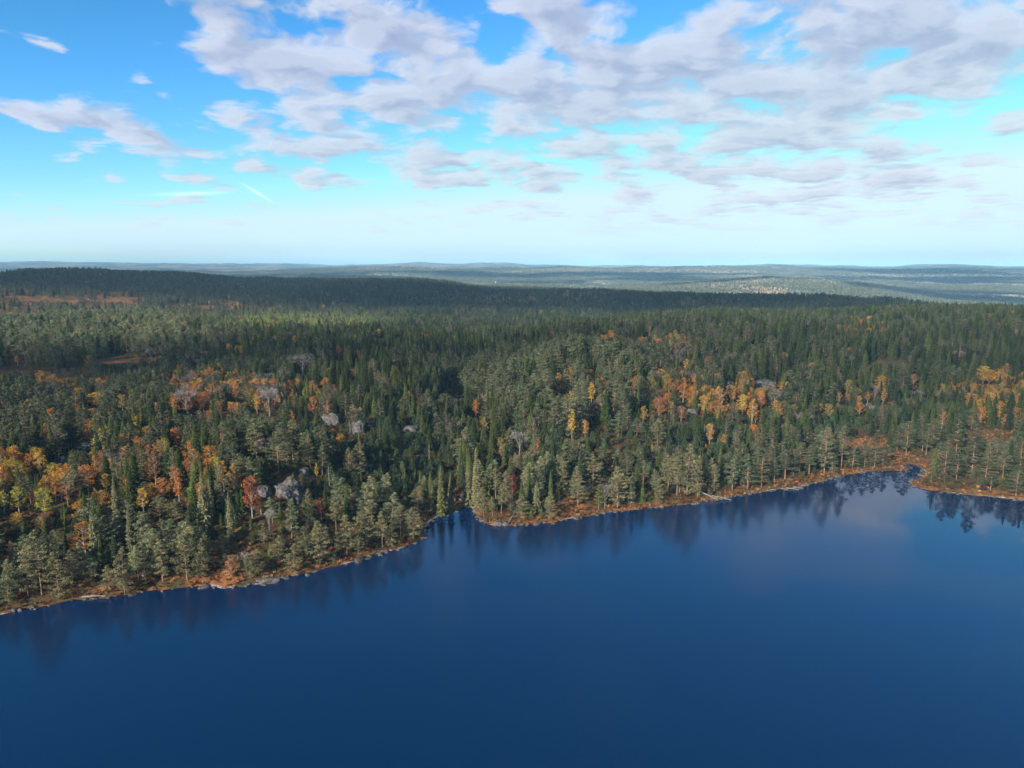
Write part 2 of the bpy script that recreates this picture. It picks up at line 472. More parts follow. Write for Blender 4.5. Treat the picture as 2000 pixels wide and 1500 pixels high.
def water_mat():
    m, n, o = new_mat('lake_water')
    geo = n.a('ShaderNodeNewGeometry'); v = geo.outputs['Position']
    # calm water lies in the lee: at the stream mouth on the right and in the little inlet
    def blob(px, py, r):
        c = unproj(px, py)
        return n.rng(n.vm('DISTANCE', v, (c[0], c[1], 0)), r * .45, r, 1.0, 0.0)
    calm = n.m('MAXIMUM', blob(1900, 1000, 70), blob(1720, 930, 34))
    calm = n.m('MAXIMUM', calm, blob(885, 1005, 17))
    n0 = n.noise(v, .03, 4, .55, out=0)
    calm = n.m('MULTIPLY', calm, n.rng(n0, .3, .55, .6, 1.0))
    wind = n.noise(n.vm('MULTIPLY', v, (.5, 1.3, 1)), .02, 4, .6)
    w1 = n.noise(n.vm('MULTIPLY', v, (1.0, 1.5, 1)), 1.1, 3, .55, .3)
    w2 = n.noise(n.vm('MULTIPLY', v, (1.0, 1.2, 1)), 4.5, 3, .6)
    hgt = n.m('ADD', n.m('MULTIPLY', w1, .8), n.m('MULTIPLY', w2, .25))
    bp = n.a('ShaderNodeBump')
    n.l.new(n.m('MULTIPLY', n.m('SUBTRACT', 1.04, calm), n.rng(wind, .35, .65, .022, .052)), bp.inputs['Distance'])
    n.l.new(hgt, bp.inputs['Height'])
    b = n.a('ShaderNodeBsdfPrincipled')
    b.inputs['Base Color'].default_value = (.0001, .014, .057, 1)
    b.inputs['IOR'].default_value = 1.58
    n.l.new(n.mix(calm, .07, .01, 'FLOAT'), b.inputs['Roughness'])
    n.l.new(bp.outputs[0], b.inputs['Normal']); n.l.new(b.outputs[0], o.inputs[0])
    return m
M_WATER = water_mat()

# ------------------------------------------------------------------ mesh helpers
def mesh_from(name, V, Fc, mats, fv=None, mi=None, smooth=False):
    me = bpy.data.meshes.new(name)
    V = np.asarray(V, np.float32); Fc = np.asarray(Fc, np.int32)
    nv, nf, k = len(V), len(Fc), Fc.shape[1]
    me.vertices.add(nv); me.vertices.foreach_set('co', V.ravel())
    me.loops.add(nf * k); me.loops.foreach_set('vertex_index', Fc.ravel())
    me.polygons.add(nf); me.polygons.foreach_set('loop_start', np.arange(0, nf * k, k, dtype=np.int32))
    try:
        me.polygons.foreach_set('loop_total', np.full(nf, k, np.int32))
    except Exception:
        pass
    for mt in mats: me.materials.append(mt)
    if mi is not None: me.polygons.foreach_set('material_index', np.asarray(mi, np.int32))
    me.polygons.foreach_set('use_smooth', np.full(nf, smooth))
    if fv is not None:
        a = me.attributes.new('v', 'FLOAT', 'FACE'); a.data.foreach_set('value', np.asarray(fv, np.float32))
    me.update(calc_edges=True)
    return me

def link(name, me, parent=None):
    o = bpy.data.objects.new(name, me); COL.objects.link(o)
    if parent: o.parent = parent
    return o

def tag(o, label=None, cat=None, group=None, kind=None):
    if label: o['label'] = label
    if cat: o['category'] = cat
    if group: o['group'] = group
    if kind: o['kind'] = kind
    return o

# ------------------------------------------------------------------ zones (photo pixels of the ground they lie on)
CLEAR = [  # open heath, bog and bare ground: cx, cy, rx, ry, strength
    (455, 1075, 55, 22, 1), (425, 1135, 60, 12, 1), (185, 1150, 60, 14, .9), (30, 1185, 90, 14, .9), (885, 766, 26, 9, 1),
    (230, 706, 55, 9, 1), (640, 590, 60, 7, 1), (560, 598, 30, 5, .7), (60, 618, 90, 7, .9), (150, 575, 160, 7, .8), (250, 600, 60, 4, 1), (60, 592, 90, 5, .9),
    (1690, 868, 50, 16, 1), (1745, 895, 60, 14, 1), (1940, 850, 60, 18, 1), (1870, 875, 30, 10, .8), (60, 740, 110, 22, .55), (690, 728, 60, 8, .7), (450, 710, 80, 6, .6),
    (1110, 990, 42, 16, 1), (1140, 1003, 60, 8, 1), (870, 1000, 30, 7, 1), (660, 690, 20, 25, .6), (1860, 962, 120, 8, .9), (540, 860, 50, 14, .5), (180, 875, 70, 22, .5),
    (60, 870, 60, 14, .4), (1500, 750, 60, 14, .4), (550, 955, 45, 26, .6), (1550, 940, 60, 8, .7), (1730, 705, 40, 5, .8), (1380, 590, 60, 4, .5), (1780, 918, 45, 6, 1), (120, 592, 240, 26, .96), (420, 598, 150, 16, .9), (650, 588, 80, 10, .96), (330, 700, 160, 10, .6), (1400, 592, 80, 6, .6)]
def field(lst, px, py, power=1.0):
    r = np.zeros(len(px))
    for c in lst:
        cx, cy, rx, ry, k = c[:5]
        q = ((px - cx) / rx) ** 2 + ((py - cy) / ry) ** 2
        r = np.maximum(r, k * np.clip(1.35 - q, 0, 1))
    return r
YOUNG = [(760, 920, 140, 85, 1), (1330, 880, 230, 60, 1), (1560, 840, 130, 40, .8), (640, 870, 80, 40, .7), (1000, 900, 110, 40, .5), (1750, 830, 130, 60, .6), (565, 634, 230, 24, 1.6), (1960, 905, 80, 50, .4), (1300, 900, 420, 30, .6)]
SPRUCE = [(760, 690, 230, 50, 1), (1050, 650, 330, 45, 1), (1700, 640, 400, 50, .7), (700, 780, 150, 45, .9), (1560, 720, 200, 50, .6), (930, 880, 50, 80, .7), (180, 1000, 150, 80, .55), (280, 900, 180, 50, .5), (1750, 760, 300, 60, .5), (1950, 700, 120, 80, .6)]
PINE = [(200, 660, 260, 60, 1), (300, 1120, 320, 60, 1), (700, 1050, 150, 50, 1), (1000, 980, 120, 50, .8), (1300, 960, 260, 40, .9), (1110, 770, 190, 70, 1), (150, 830, 160, 60, .7), (1600, 920, 200, 40, 1), (1900, 900, 160, 60, 1), (450, 880, 150, 60, .6), (1250, 680, 200, 40, .5), (250, 560, 500, 40, .7)]
GOLD = [(60, 985, 150, 70, .9), (290, 960, 150, 70, .6), (560, 800, 140, 40, .5), (100, 850, 130, 40, .4), (330, 680, 200, 20, .2), (1150, 775, 80, 40, .6), (1300, 790, 90, 45, .7), (1450, 800, 90, 45, .8), (430, 790, 110, 45, .65), (150, 780, 90, 30, .5), (1250, 690, 130, 18, .7), (1380, 598, 70, 9, .8), (1680, 660, 60, 25, .5), (1930, 780, 90, 40, .5), (1690, 795, 60, 30, .5),
        (320, 870, 120, 30, .3), (1680, 585, 60, 8, .8), (1820, 582, 80, 8, .8), (1000, 590, 150, 10, .25), (1350, 720, 60, 25, .4)]
RED = [(90, 745, 140, 30, 1), (430, 840, 140, 40, .8), (500, 990, 60, 50, .9), (100, 1090, 80, 40, .8), (680, 735, 70, 14, .9), (300, 900, 80, 30, .4), (1020, 960, 40, 20, .6), (700, 900, 40, 20, .2), (1100, 900, 150, 50, .25), (1700, 850, 90, 30, .4), (1440, 700, 60, 20, .4), (160, 585, 200, 20, .6), (470, 600, 150, 12, .5), (1170, 925, 50, 20, .4)]
BARE = [(380, 780, 70, 35, .8), (520, 770, 50, 35, .8), (330, 720, 120, 20, .6), (580, 720, 50, 25, .8), (1300, 730, 140, 35, .6), (1740, 740, 150, 30, .4), (60, 760, 60, 25, .6), (1500, 800, 90, 30, .3), (1800, 790, 100, 30, .3), (720, 880, 60, 30, .1), (1250, 620, 100, 12, .3)]

# ------------------------------------------------------------------ ground sheet
def build_ground():
    a_in = np.linspace(-44, 44, 760)
    a_out = np.linspace(44, 316, 70)[1:-1]
    ang = np.radians(np.concatenate([a_in, a_out]))
    r1 = np.exp(np.linspace(math.log(100), math.log(620), 330))
    r2 = np.exp(np.linspace(math.log(620), math.log(17000), 260))[1:]
    r0 = np.array([30, 60, 85])
    r3 = np.array([24000., 45000.])
    rad = np.concatenate([r0, r1, r2, r3])
    A, R = np.meshgrid(ang, rad)
    X = (R * np.sin(A)).ravel(); Y = (R * np.cos(A)).ravel()
    sd = shore_dist(X, Y)
    Z = ground(X, Y, sd)
    Rf = R.ravel()
    Z = np.where(Rf > 20000, -150, Z)
    back = (np.cos(A).ravel() < 0.5) & (Rf > 2500)
    Z = np.where(back & (Rf < 20000), 20 + 50 * fbm(X, Y, 2500, 3), Z)
    na, nr = len(ang), len(rad)
    ii = np.arange(nr - 1)[:, None] * na; jj = np.arange(na)[None]
    j2 = (jj + 1) % na
    q = np.stack([ii + jj, ii + na + jj, ii + na + j2, ii + j2], -1).reshape(-1, 4)
    V = np.stack([X, Y, Z], 1)
    # centre fan as degenerate-free quads is not needed: a small disc of lake bed
    me = mesh_from('ground', V, q[:, ::-1], [M_GROUND], smooth=True)
    px, py = project(X, Y, Z)
    cl = field(CLEAR, px, py) * (Y > 0)
    bw = 3.5 + 9 * np.clip(fbm(X, Y, 24, 3) + .45, 0, 1)
    heath = np.maximum(cl, np.clip(1 - sd / bw, 0, 1) * 0.95)
    heath = np.maximum(heath, .25)
    rock = np.clip(1 - (sd - .1) / (.5 + 2.4 * np.clip(fbm(X + 50, Y, 13, 3) + .3, 0, 1)), 0, 1) * .8 * np.clip(fbm(X - 20, Y + 9, 17, 3) * 5 + .25, 0, 1)
    far = np.clip((Rf - 2100) / 900, 0, 1) * .97
    c = np.stack([heath, rock, far, np.ones_like(far)], 1).astype(np.float32)
    at = me.color_attributes.new('cover', 'FLOAT_COLOR', 'POINT'); at.data.foreach_set('color', c.ravel())
    return tag(link('ground', me), kind='structure')
build_ground()
# lake bed under the camera and the water sheet
wx0, wx1, wy0, wy1 = -640, 640, -900, 330
nx = 24
gx = np.linspace(wx0, wx1, nx); gy = np.linspace(wy0, wy1, nx)
GX, GY = np.meshgrid(gx, gy)
ii = np.arange(nx - 1)[:, None] * nx; jj = np.arange(nx - 1)[None]
q = np.stack([ii + jj, ii + jj + 1, ii + nx + jj + 1, ii + nx + jj], -1).reshape(-1, 4)
me = mesh_from('lake', np.stack([GX.ravel(), GY.ravel(), np.zeros(nx * nx)], 1), q, [M_WATER], smooth=True)
tag(link('lake', me), kind='structure')
# dark tarns
M_TARN = plain_mat('tarn_water', (.006, .010, .018), (.008, .014, .022), 1, .05)
for px, py, rx, ry in ((205, 716, 9, 4.5), (262, 712, 8, 5.5), (498, 698, 6, 4)):
    x, y, z = hit(px, py)
    t = np.linspace(0, 2 * np.pi, 28, endpoint=False)
    zz = max(float(ground(x + rx * np.cos(t), y + ry * np.sin(t)).max()), z) + .25
    Vv = [(x, y, zz)] + [(x + rx * math.cos(a) * (1 + .2 * math.sin(3 * a)), y + ry * math.sin(a), zz) for a in t]
    tag(link('pond', mesh_from('pond', Vv, [(0, i + 1, (i + 1) % 28 + 1) for i in range(28)], [M_TARN])), kind='structure')

# ------------------------------------------------------------------ tree shapes
class TB:
    def __init__(s): s.v = []; s.f = []; s.fv = []; s.n = 0
    def tri(s, a, b, c, v=.5):
        s.v += [a, b, c]; s.f.append((s.n, s.n + 1, s.n + 2)); s.fv.append(v); s.n += 3
    def quad(s, a, b, c, d, v=.5):
        s.v += [a, b, c, d]; s.f += [(s.n, s.n + 1, s.n + 2), (s.n, s.n + 2, s.n + 3)]; s.fv += [v, v]; s.n += 4
    def tube(s, p, q_, r0, r1, k=5, v=.5):
        p = np.array(p, float); q_ = np.array(q_, float); d = q_ - p; L = np.linalg.norm(d) + 1e-9; d /= L
        u = np.cross(d, [0, 0, 1.] if abs(d[2]) < .9 else [1., 0, 0]); u /= np.linalg.norm(u); w = np.cross(d, u)
        b = s.n
        for (c, r) in ((p, r0), (q_, r1)):
            for i in range(k):
                a = 2 * math.pi * i / k
                s.v.append(tuple(c + r * (math.cos(a) * u + math.sin(a) * w)))
        s.n += 2 * k
        for i in range(k):
            j = (i + 1) % k
            s.f += [(b + i, b + j, b + k + j), (b + i, b + k + j, b + k + i)]; s.fv += [v, v]
    def clump(s, c, r, n, size, v, flat=.55, up=0.0):
        for _ in range(n):
            d = np.random.normal(size=3); d /= np.linalg.norm(d) + 1e-9
            q_ = np.array(c) + d * np.array([r, r, r * flat]) * np.random.uniform(.45, 1)
            t1 = np.random.normal(size=3); t1[2] = t1[2] * .5 + up; t1 /= np.linalg.norm(t1)
            t2 = np.cross(t1, d) + np.random.normal(size=3) * .35; t2 /= np.linalg.norm(t2) + 1e-9
            sz = size * np.random.uniform(.6, 1.3)
            s.tri(tuple(q_ - t1 * sz * .5), tuple(q_ + t2 * sz * .45), tuple(q_ + t1 * sz * .6), float(np.clip(v + np.random.uniform(-.25, .25), 0, 1)))
    def mesh(s, name, mats): return mesh_from(name, s.v, s.f, mats, fv=s.fv)

def make_spruce(seed, h=14, R=2.2, droop=.35, bare=0.04, sparse=1.0):
    np.random.seed(seed); T = TB(); C = TB()
    lean = np.random.normal(size=2) * .012 * h
    T.tube((0, 0, -.6), (lean[0] * .5, lean[1] * .5, h * .5), .018 * h * .7, .010 * h * .7, 6); T.tube((lean[0] * .5, lean[1] * .5, h * .5), (lean[0], lean[1], h * .98), .010 * h * .7, .02, 5)
    z = h * bare; 
    while z < h * .985:
        t = z / h
        env = R * (1 - t) ** .78 * (0.72 + .28 * min(1, t / .12)) + .12
        nb = int(np.random.randint(6, 9) * sparse)
        a0 = np.random.rand() * 6.28
        cx, cyy = lean * t
        for i in range(nb):
            a = a0 + 6.283 * i / nb + np.random.normal() * .18
            L = env * np.random.uniform(.68, 1.15)
            dr = droop * L * np.random.uniform(.7, 1.3) * (1 - .8 * t)
            ca, sa = math.cos(a), math.sin(a); na, nb_ = -sa, ca
            w = min(.5, .20 * L + .14)
            v = float(np.random.uniform(.15, .85))
            p0 = (cx, cyy, z + .1 * L)
            pm = (cx + ca * L * .55, cyy + sa * L * .55, z - dr * .45)
            pe = (cx + ca * L, cyy + sa * L, z - dr * .8)
            m1 = (pm[0] + na * w, pm[1] + nb_ * w, pm[2] - w * .45); m2 = (pm[0] - na * w, pm[1] - nb_ * w, pm[2] - w * .45)
            C.tri(p0, m1, pm, v); C.tri(p0, pm, m2, v * .9); C.tri(pm, m1, pe, min(1, v + .18)); C.tri(pm, pe, m2, min(1, v + .1))
            # hanging twigs
            for s_ in (.5, .8):
                hx = cx + ca * L * s_; hy = cyy + sa * L * s_; hz = z - dr * s_ * .8
                hl = (.25 + .22 * L) * np.random.uniform(.6, 1.2)
                C.tri((hx - ca * .22 * L + na * .12, hy - sa * .22 * L + nb_ * .12, hz), (hx + ca * .16 * L - na * .1, hy + sa * .16 * L - nb_ * .1, hz), (hx + np.random.normal() * .08, hy + np.random.normal() * .08, hz - hl), v * .7)
        z += (.36 + .2 * (1 - t)) * np.random.uniform(.75, 1.2) * h / 14
    C.tri((lean[0] - .10, lean[1], h * .95), (lean[0] + .10, lean[1], h * .95), (lean[0], lean[1], h * 1.02), .7)
    return T, C

def make_pine(seed, h=14, R=2.8, base=.22, lay=1.0, clumps=1.0, tip=.5):
    np.random.seed(seed); T = TB(); C = TB()
    pts = [np.array([0, 0, -.6])]
    bend = np.random.normal(size=2) * .02 * h
    for k in range(1, 6):
        t = k / 5
        pts.append(np.array([bend[0] * t * t + np.random.normal() * .06, bend[1] * t * t + np.random.normal() * .06, h * .97 * t]))
    rr_ = [.017 * h, .014 * h, .012 * h, .009 * h, .006 * h, .02]
    for k in range(5): T.tube(pts[k], pts[k + 1], rr_[k] * .75, rr_[k + 1] * .75, 6)
    def axis(z):
        f_ = np.clip(z / (h * .97) * 5, 0, 4.999); k = int(f_); return pts[k] * (1 - f_ + k) + pts[k + 1] * (f_ - k)
    nb = int(38 * clumps)
    side = np.random.rand() * 6.28
    for i in range(nb):
        t = base + (1 - base) * ((i + np.random.rand()) / nb)
        u = (t - base) / (1 - base)
        env = R * (math.sin(math.pi * min(1, (u * .80 + .22))) ** .8) * (1 - .25 * u)
        env *= 1 + .25 * math.cos(i * 2.4 - side)
        a = i * 2.4 + np.random.normal() * .5
        L = env * np.random.uniform(.6, 1.12) + .2
        p0 = axis(t * h - .3)
        rise = L * (np.random.uniform(.05, .35) if u > .3 else np.random.uniform(-.12, .2))
        pe = p0 + np.array([math.cos(a) * L, math.sin(a) * L, rise])
        T.tube(p0, pe, .05 + .012 * h * .3, .02, 3)
        v = float(np.random.uniform(.25, .8))
        for s_ in ((1.0, .62) if L > 1.0 else (1.0,)):
            c = p0 + (pe - p0) * s_ + np.array([0, 0, .18])
            C.clump(c, (.42 + .24 * L) * np.random.uniform(.8, 1.2), int(30 * (1.1 if s_ == 1 else .8)), .48, v, .5, .25)
    C.clump(axis(h * .97) + np.array([0, 0, 0]), .55 + .3 * (1 - tip), 18, .5, .6, .9, .4)
    return T, C

def make_young(seed, h=6, R=1.6):
    np.random.seed(seed); T = TB(); C = TB()
    T.tube((0, 0, -.4), (0, 0, h * .9), .09, .03, 5)
    for i in range(300):
        u = np.random.rand() ** 1.15
        z = h * (.04 + .90 * u)
        env = R * math.sin(math.pi * min(1, .30 + .66 * u)) ** .75 * (.82 + .3 * np.random.rand())
        a = np.random.rand() * 6.283
        rr2 = env * np.random.uniform(.65, 1.0)
        c = np.array([math.cos(a) * rr2, math.sin(a) * rr2, z])
        sz = .62 * h / 6 * np.random.uniform(.7, 1.3)
        out_ = np.array([math.cos(a) * .55, math.sin(a) * .55, 1.0]); out_ /= np.linalg.norm(out_)
        n_ = np.array([-math.sin(a), math.cos(a), 0]) + np.random.normal(size=3) * .4
        v = float(np.random.uniform(.2, .9))
        C.tri(tuple(c - n_ * .17), tuple(c + n_ * .17), tuple(c + out_ * sz), v)
        if i % 2: C.tri(tuple(c - out_ * .1), tuple(c + np.array([math.cos(a), math.sin(a), .1]) * .35), tuple(c + out_ * sz * .8), v)
    C.tri((-.08, 0, h * .85), (.08, 0, h * .85), (0, 0, h * 1.04), .8)
    return T, C

def limbs(T, p, d, L, r, depth, tips, spread=.6, k=4):
    d = d / np.linalg.norm(d)
    q_ = p + d * L
    T.tube(p, q_, r, r * .6, k if depth > 1 else 3)
    tips.append((q_, depth))
    if depth == 0: return
    n = 3 if depth > 1 else np.random.randint(2, 5)
    for i in range(n):
        nd = d + np.random.normal(size=3) * spread; nd[2] += .28
        limbs(T, p + d * L * np.random.uniform(.55, 1.0), nd, L * np.random.uniform(.55, .8), r * .55, depth - 1, tips, spread, k)

def make_broad(seed, h=9, R=2.4, base=.25, ncl=34, per=17, size=.37, narrow=False, gap=0.0):
    np.random.seed(seed); T = TB(); C = TB()
    tips = []
    T.tube((0, 0, -.5), (0, 0, h * base), .016 * h, .013 * h, 6)
    T.tube((0, 0, h * base), (np.random.normal() * .2, np.random.normal() * .2, h * .93), .013 * h, .02, 5)
    for i in range(ncl):
        u = (i + np.random.rand()) / ncl
        z = h * (base + (1 - base) * (.05 + .9 * u))
        env = R * (math.sin(math.pi * (.16 + .76 * u)) ** (.7 if not narrow else .9))
        a = i * 2.4 + np.random.normal() * .5
        rr2 = env * np.random.uniform(.25, .95)
        c = np.array([math.cos(a) * rr2, math.sin(a) * rr2, z])
        T.tube((0, 0, max(h * base * .8, z - rr2 * .9)), c, .05, .015, 3)
        if np.random.rand() < gap: continue
        C.clump(c, (.45 if narrow else .66) * np.random.uniform(.6, 1.3) * h / 9, int(per * 1.7), size, float(np.random.uniform(.25, .8)), .75)
    return T, C

def make_bare(seed, h=10, R=2.6, spread=.5):
    np.random.seed(seed); T = TB(); C = TB()
    tips = []
    T.tube((0, 0, -.5), (0, 0, h * .38), .016 * h, .013 * h, 6)
    for i in range(4):
        a = 6.283 * i / 4 + np.random.rand()
        limbs(T, np.array([0, 0, h * np.random.uniform(.28, .45)]), np.array([math.cos(a) * .55, math.sin(a) * .55, 1.0]), h * .27, .008 * h, 3, tips, spread)
    T.tube((0, 0, h * .38), (0.1, 0, h * .8), .012 * h, .03, 5)
    for (p, dp) in tips:
        if dp > 1: continue
        for _ in range(5):
            d = np.random.normal(size=3); d[2] = abs(d[2]) * .9 + .2; d /= np.linalg.norm(d)
            L = np.random.uniform(.5, 1.1) * h / 10
            n_ = np.cross(d, np.random.normal(size=3)); n_ /= np.linalg.norm(n_); n_ = n_ * .035
            C.tri(tuple(p - n_), tuple(p + n_), tuple(p + d * L), float(np.random.rand()))
    # scale crown width
    return T, C

def make_snag(seed, h=8):
    np.random.seed(seed); T = TB(); C = TB()
    T.tube((0, 0, -.5), (.15, 0, h * .6), .13, .09, 6); T.tube((.15, 0, h * .6), (.1, .1, h), .09, .03, 5)
    for i in range(18):
        z = h * np.random.uniform(.25, .97); a = np.random.rand() * 6.283; L = np.random.uniform(.4, 1.5) * (1.1 - z / h * .6)
        T_ = T if i % 3 else C
        T_.tube((.1, 0, z), (.1 + math.cos(a) * L, math.sin(a) * L, z + np.random.uniform(-.3, .5) * L), .04, .012, 3)
    return T, C

def make_shrub(seed, r=1.0, n=110, size=.30):
    np.random.seed(seed); T = TB(); C = TB()
    for i in range(5):
        a = np.random.rand() * 6.283
        T.tube((0, 0, -.2), (math.cos(a) * r * .6, math.sin(a) * r * .6, r * 1.0), .03, .01, 3)
    for i in range(8):
        a = np.random.rand() * 6.283; q_ = np.random.uniform(0, .75) * r
        C.clump((math.cos(a) * q_, math.sin(a) * q_, r * np.random.uniform(.35, .95)), r * .45, n // 8, size * r, float(np.random.uniform(.2, .8)), .8, .3)
    return T, C

def make_tuft(seed):
    np.random.seed(seed); C = TB()
    for i in range(26):
        a = np.random.rand() * 6.283; q_ = np.random.rand() * .45
        c = np.array([math.cos(a) * q_, math.sin(a) * q_, 0]); o_ = np.array([math.cos(a) * .3, math.sin(a) * .3, .55 * np.random.uniform(.5, 1.2)])
        n_ = np.array([-math.sin(a), math.cos(a), 0]) * .12
        C.tri(tuple(c - n_), tuple(c + n_), tuple(c + o_), float(np.random.rand()))
    return TB(), C

KINDS = {}
def reg(kind, makers, trunk_mat, crown_mat, nominal):
    vs_ = []
    for T, C in makers:
        tm = T.mesh(kind + '_trunk', [trunk_mat]) if T.n else None
        cm = C.mesh(kind + '_crown', [crown_mat])
        J = TB(); J.v = T.v + C.v; J.f = T.f + [tuple(i + T.n for i in f) for f in C.f]; J.fv = T.fv + C.fv
        jm = mesh_from(kind + '_whole', J.v, J.f, [trunk_mat, crown_mat], fv=J.fv, mi=[0] * len(T.f) + [1] * len(C.f))
        jo = bpy.data.objects.new(kind + '_shape', jm)      # not linked: only a shape for the stuff objects
        vs_.append((tm, cm, jo))
    KINDS[kind] = (vs_, nominal)
reg('spruce', [make_spruce(1), make_spruce(2, R=1.8), make_spruce(3, R=2.5, droop=.5), make_spruce(4, R=1.5, droop=.2), make_spruce(5, R=2.1, droop=.55, sparse=.8, bare=.12), make_spruce(6, R=2.9, droop=.4)], M_SPRUCEBARK, M_NEEDLE, 14)
reg('pine', [make_pine(11), make_pine(12, R=2.3, base=.34), make_pine(13, R=3.1, base=.18), make_pine(14, R=2.5, base=.12, clumps=1.15), make_pine(15, R=3.4, base=.34), make_pine(16, R=2.1, base=.2), make_pine(17, R=2.8, base=.10, clumps=1.25)], M_PINEBARK, M_NEEDLE, 14)
reg('young_pine', [make_young(21), make_young(22, R=1.3), make_young(23, R=1.9), make_young(24, R=1.5)], M_PINEBARK, M_NEEDLE, 6)
reg('autumn_tree', [make_broad(31, ncl=44, per=22), make_broad(32, R=1.5, narrow=True, base=.25, ncl=36, per=20), make_broad(33, R=2.8, base=.15, ncl=52, per=22), make_broad(34, R=1.7, narrow=True, base=.3, gap=.05, ncl=34, per=20), make_broad(35, R=2.3, gap=.15, ncl=40, per=20)], M_BIRCHBARK, M_LEAF, 9)
reg('bare_tree', [make_bare(41), make_bare(42, spread=.4), make_bare(43, spread=.65), make_bare(44, spread=.35)], M_BAREBARK, M_TWIG, 10)
reg('dead_tree', [make_snag(51), make_snag(52, 8), make_snag(53, 8)], M_DEAD, M_DEAD, 8)
reg('shrub', [make_shrub(61), make_shrub(62), make_shrub(63)], M_SPRUCEBARK, M_LEAF, 2)
reg('heath_tuft', [make_tuft(71), make_tuft(72)], M_SPRUCEBARK, M_LEAF, 1)
# a stand of small far trees as one shape
def make_stand(seed):
    np.random.seed(seed); C = TB()
    for i in range(14):
        x, y = np.random.uniform(-13, 13, 2); hh = np.random.uniform(8, 14); r = hh * np.random.uniform(.14, .24); v = float(np.random.rand())
        a0 = np.random.rand() * 6
        zb = -2.0 + hh * .1
        if np.random.rand() < .55:
            for k in range(4):
                a = a0 + k * 1.571; b = a + 1.571
                C.tri((x + r * math.cos(a), y + r * math.sin(a), zb), (x + r * math.cos(b), y + r * math.sin(b), zb), (x, y, hh), v)
        else:
            for k in range(5):
                a = a0 + k * 1.257; b = a + 1.257
                C.quad((x + r * .6 * math.cos(a), y + r * .6 * math.sin(a), zb), (x + r * .6 * math.cos(b), y + r * .6 * math.sin(b), zb), (x + r * 1.2 * math.cos(b), y + r * 1.2 * math.sin(b), hh * .65), (x + r * 1.2 * math.cos(a), y + r * 1.2 * math.sin(a), hh * .65), v)
                C.tri((x + r * 1.2 * math.cos(a), y + r * 1.2 * math.sin(a), hh * .65), (x + r * 1.2 * math.cos(b), y + r * 1.2 * math.sin(b), hh * .65), (x, y, hh * .95), v)
    return TB(), C
reg('stand', [make_stand(81), make_stand(82), make_stand(83)], M_SPRUCEBARK, M_NEEDLE, 12)

# ------------------------------------------------------------------ colours
TINT = {
    'pine': [(.098, .110, .062), (.082, .098, .056), (.112, .114, .066), (.070, .086, .050)],
    'spruce': [(.052, .070, .022), (.042, .058, .022), (.068, .082, .026), (.036, .048, .022)],
    'young_pine': [(.052, .080, .042), (.064, .092, .048), (.046, .070, .038)],
    'autumn_tree': [(.45, .22, .035), (.50, .28, .05), (.40, .16, .035), (.34, .26, .045), (.38, .20, .08), (.28, .13, .05)],
    'bare_tree': [(.20, .165, .16), (.16, .13, .125), (.24, .18, .155)],
    'shrub': [(.27, .065, .03), (.18, .04, .028), (.32, .13, .04), (.16, .09, .035), (.09, .085, .03), (.30, .17, .05)],
    'dead_tree': [(.3, .28, .26)],
}
def tints(kind, n):
    b = np.array(TINT[kind]); c = b[rng.integers(0, len(b), n)]
    return c * rng.uniform(.82, 1.2, (n, 1)) * rng.uniform(.94, 1.06, (n, 3))

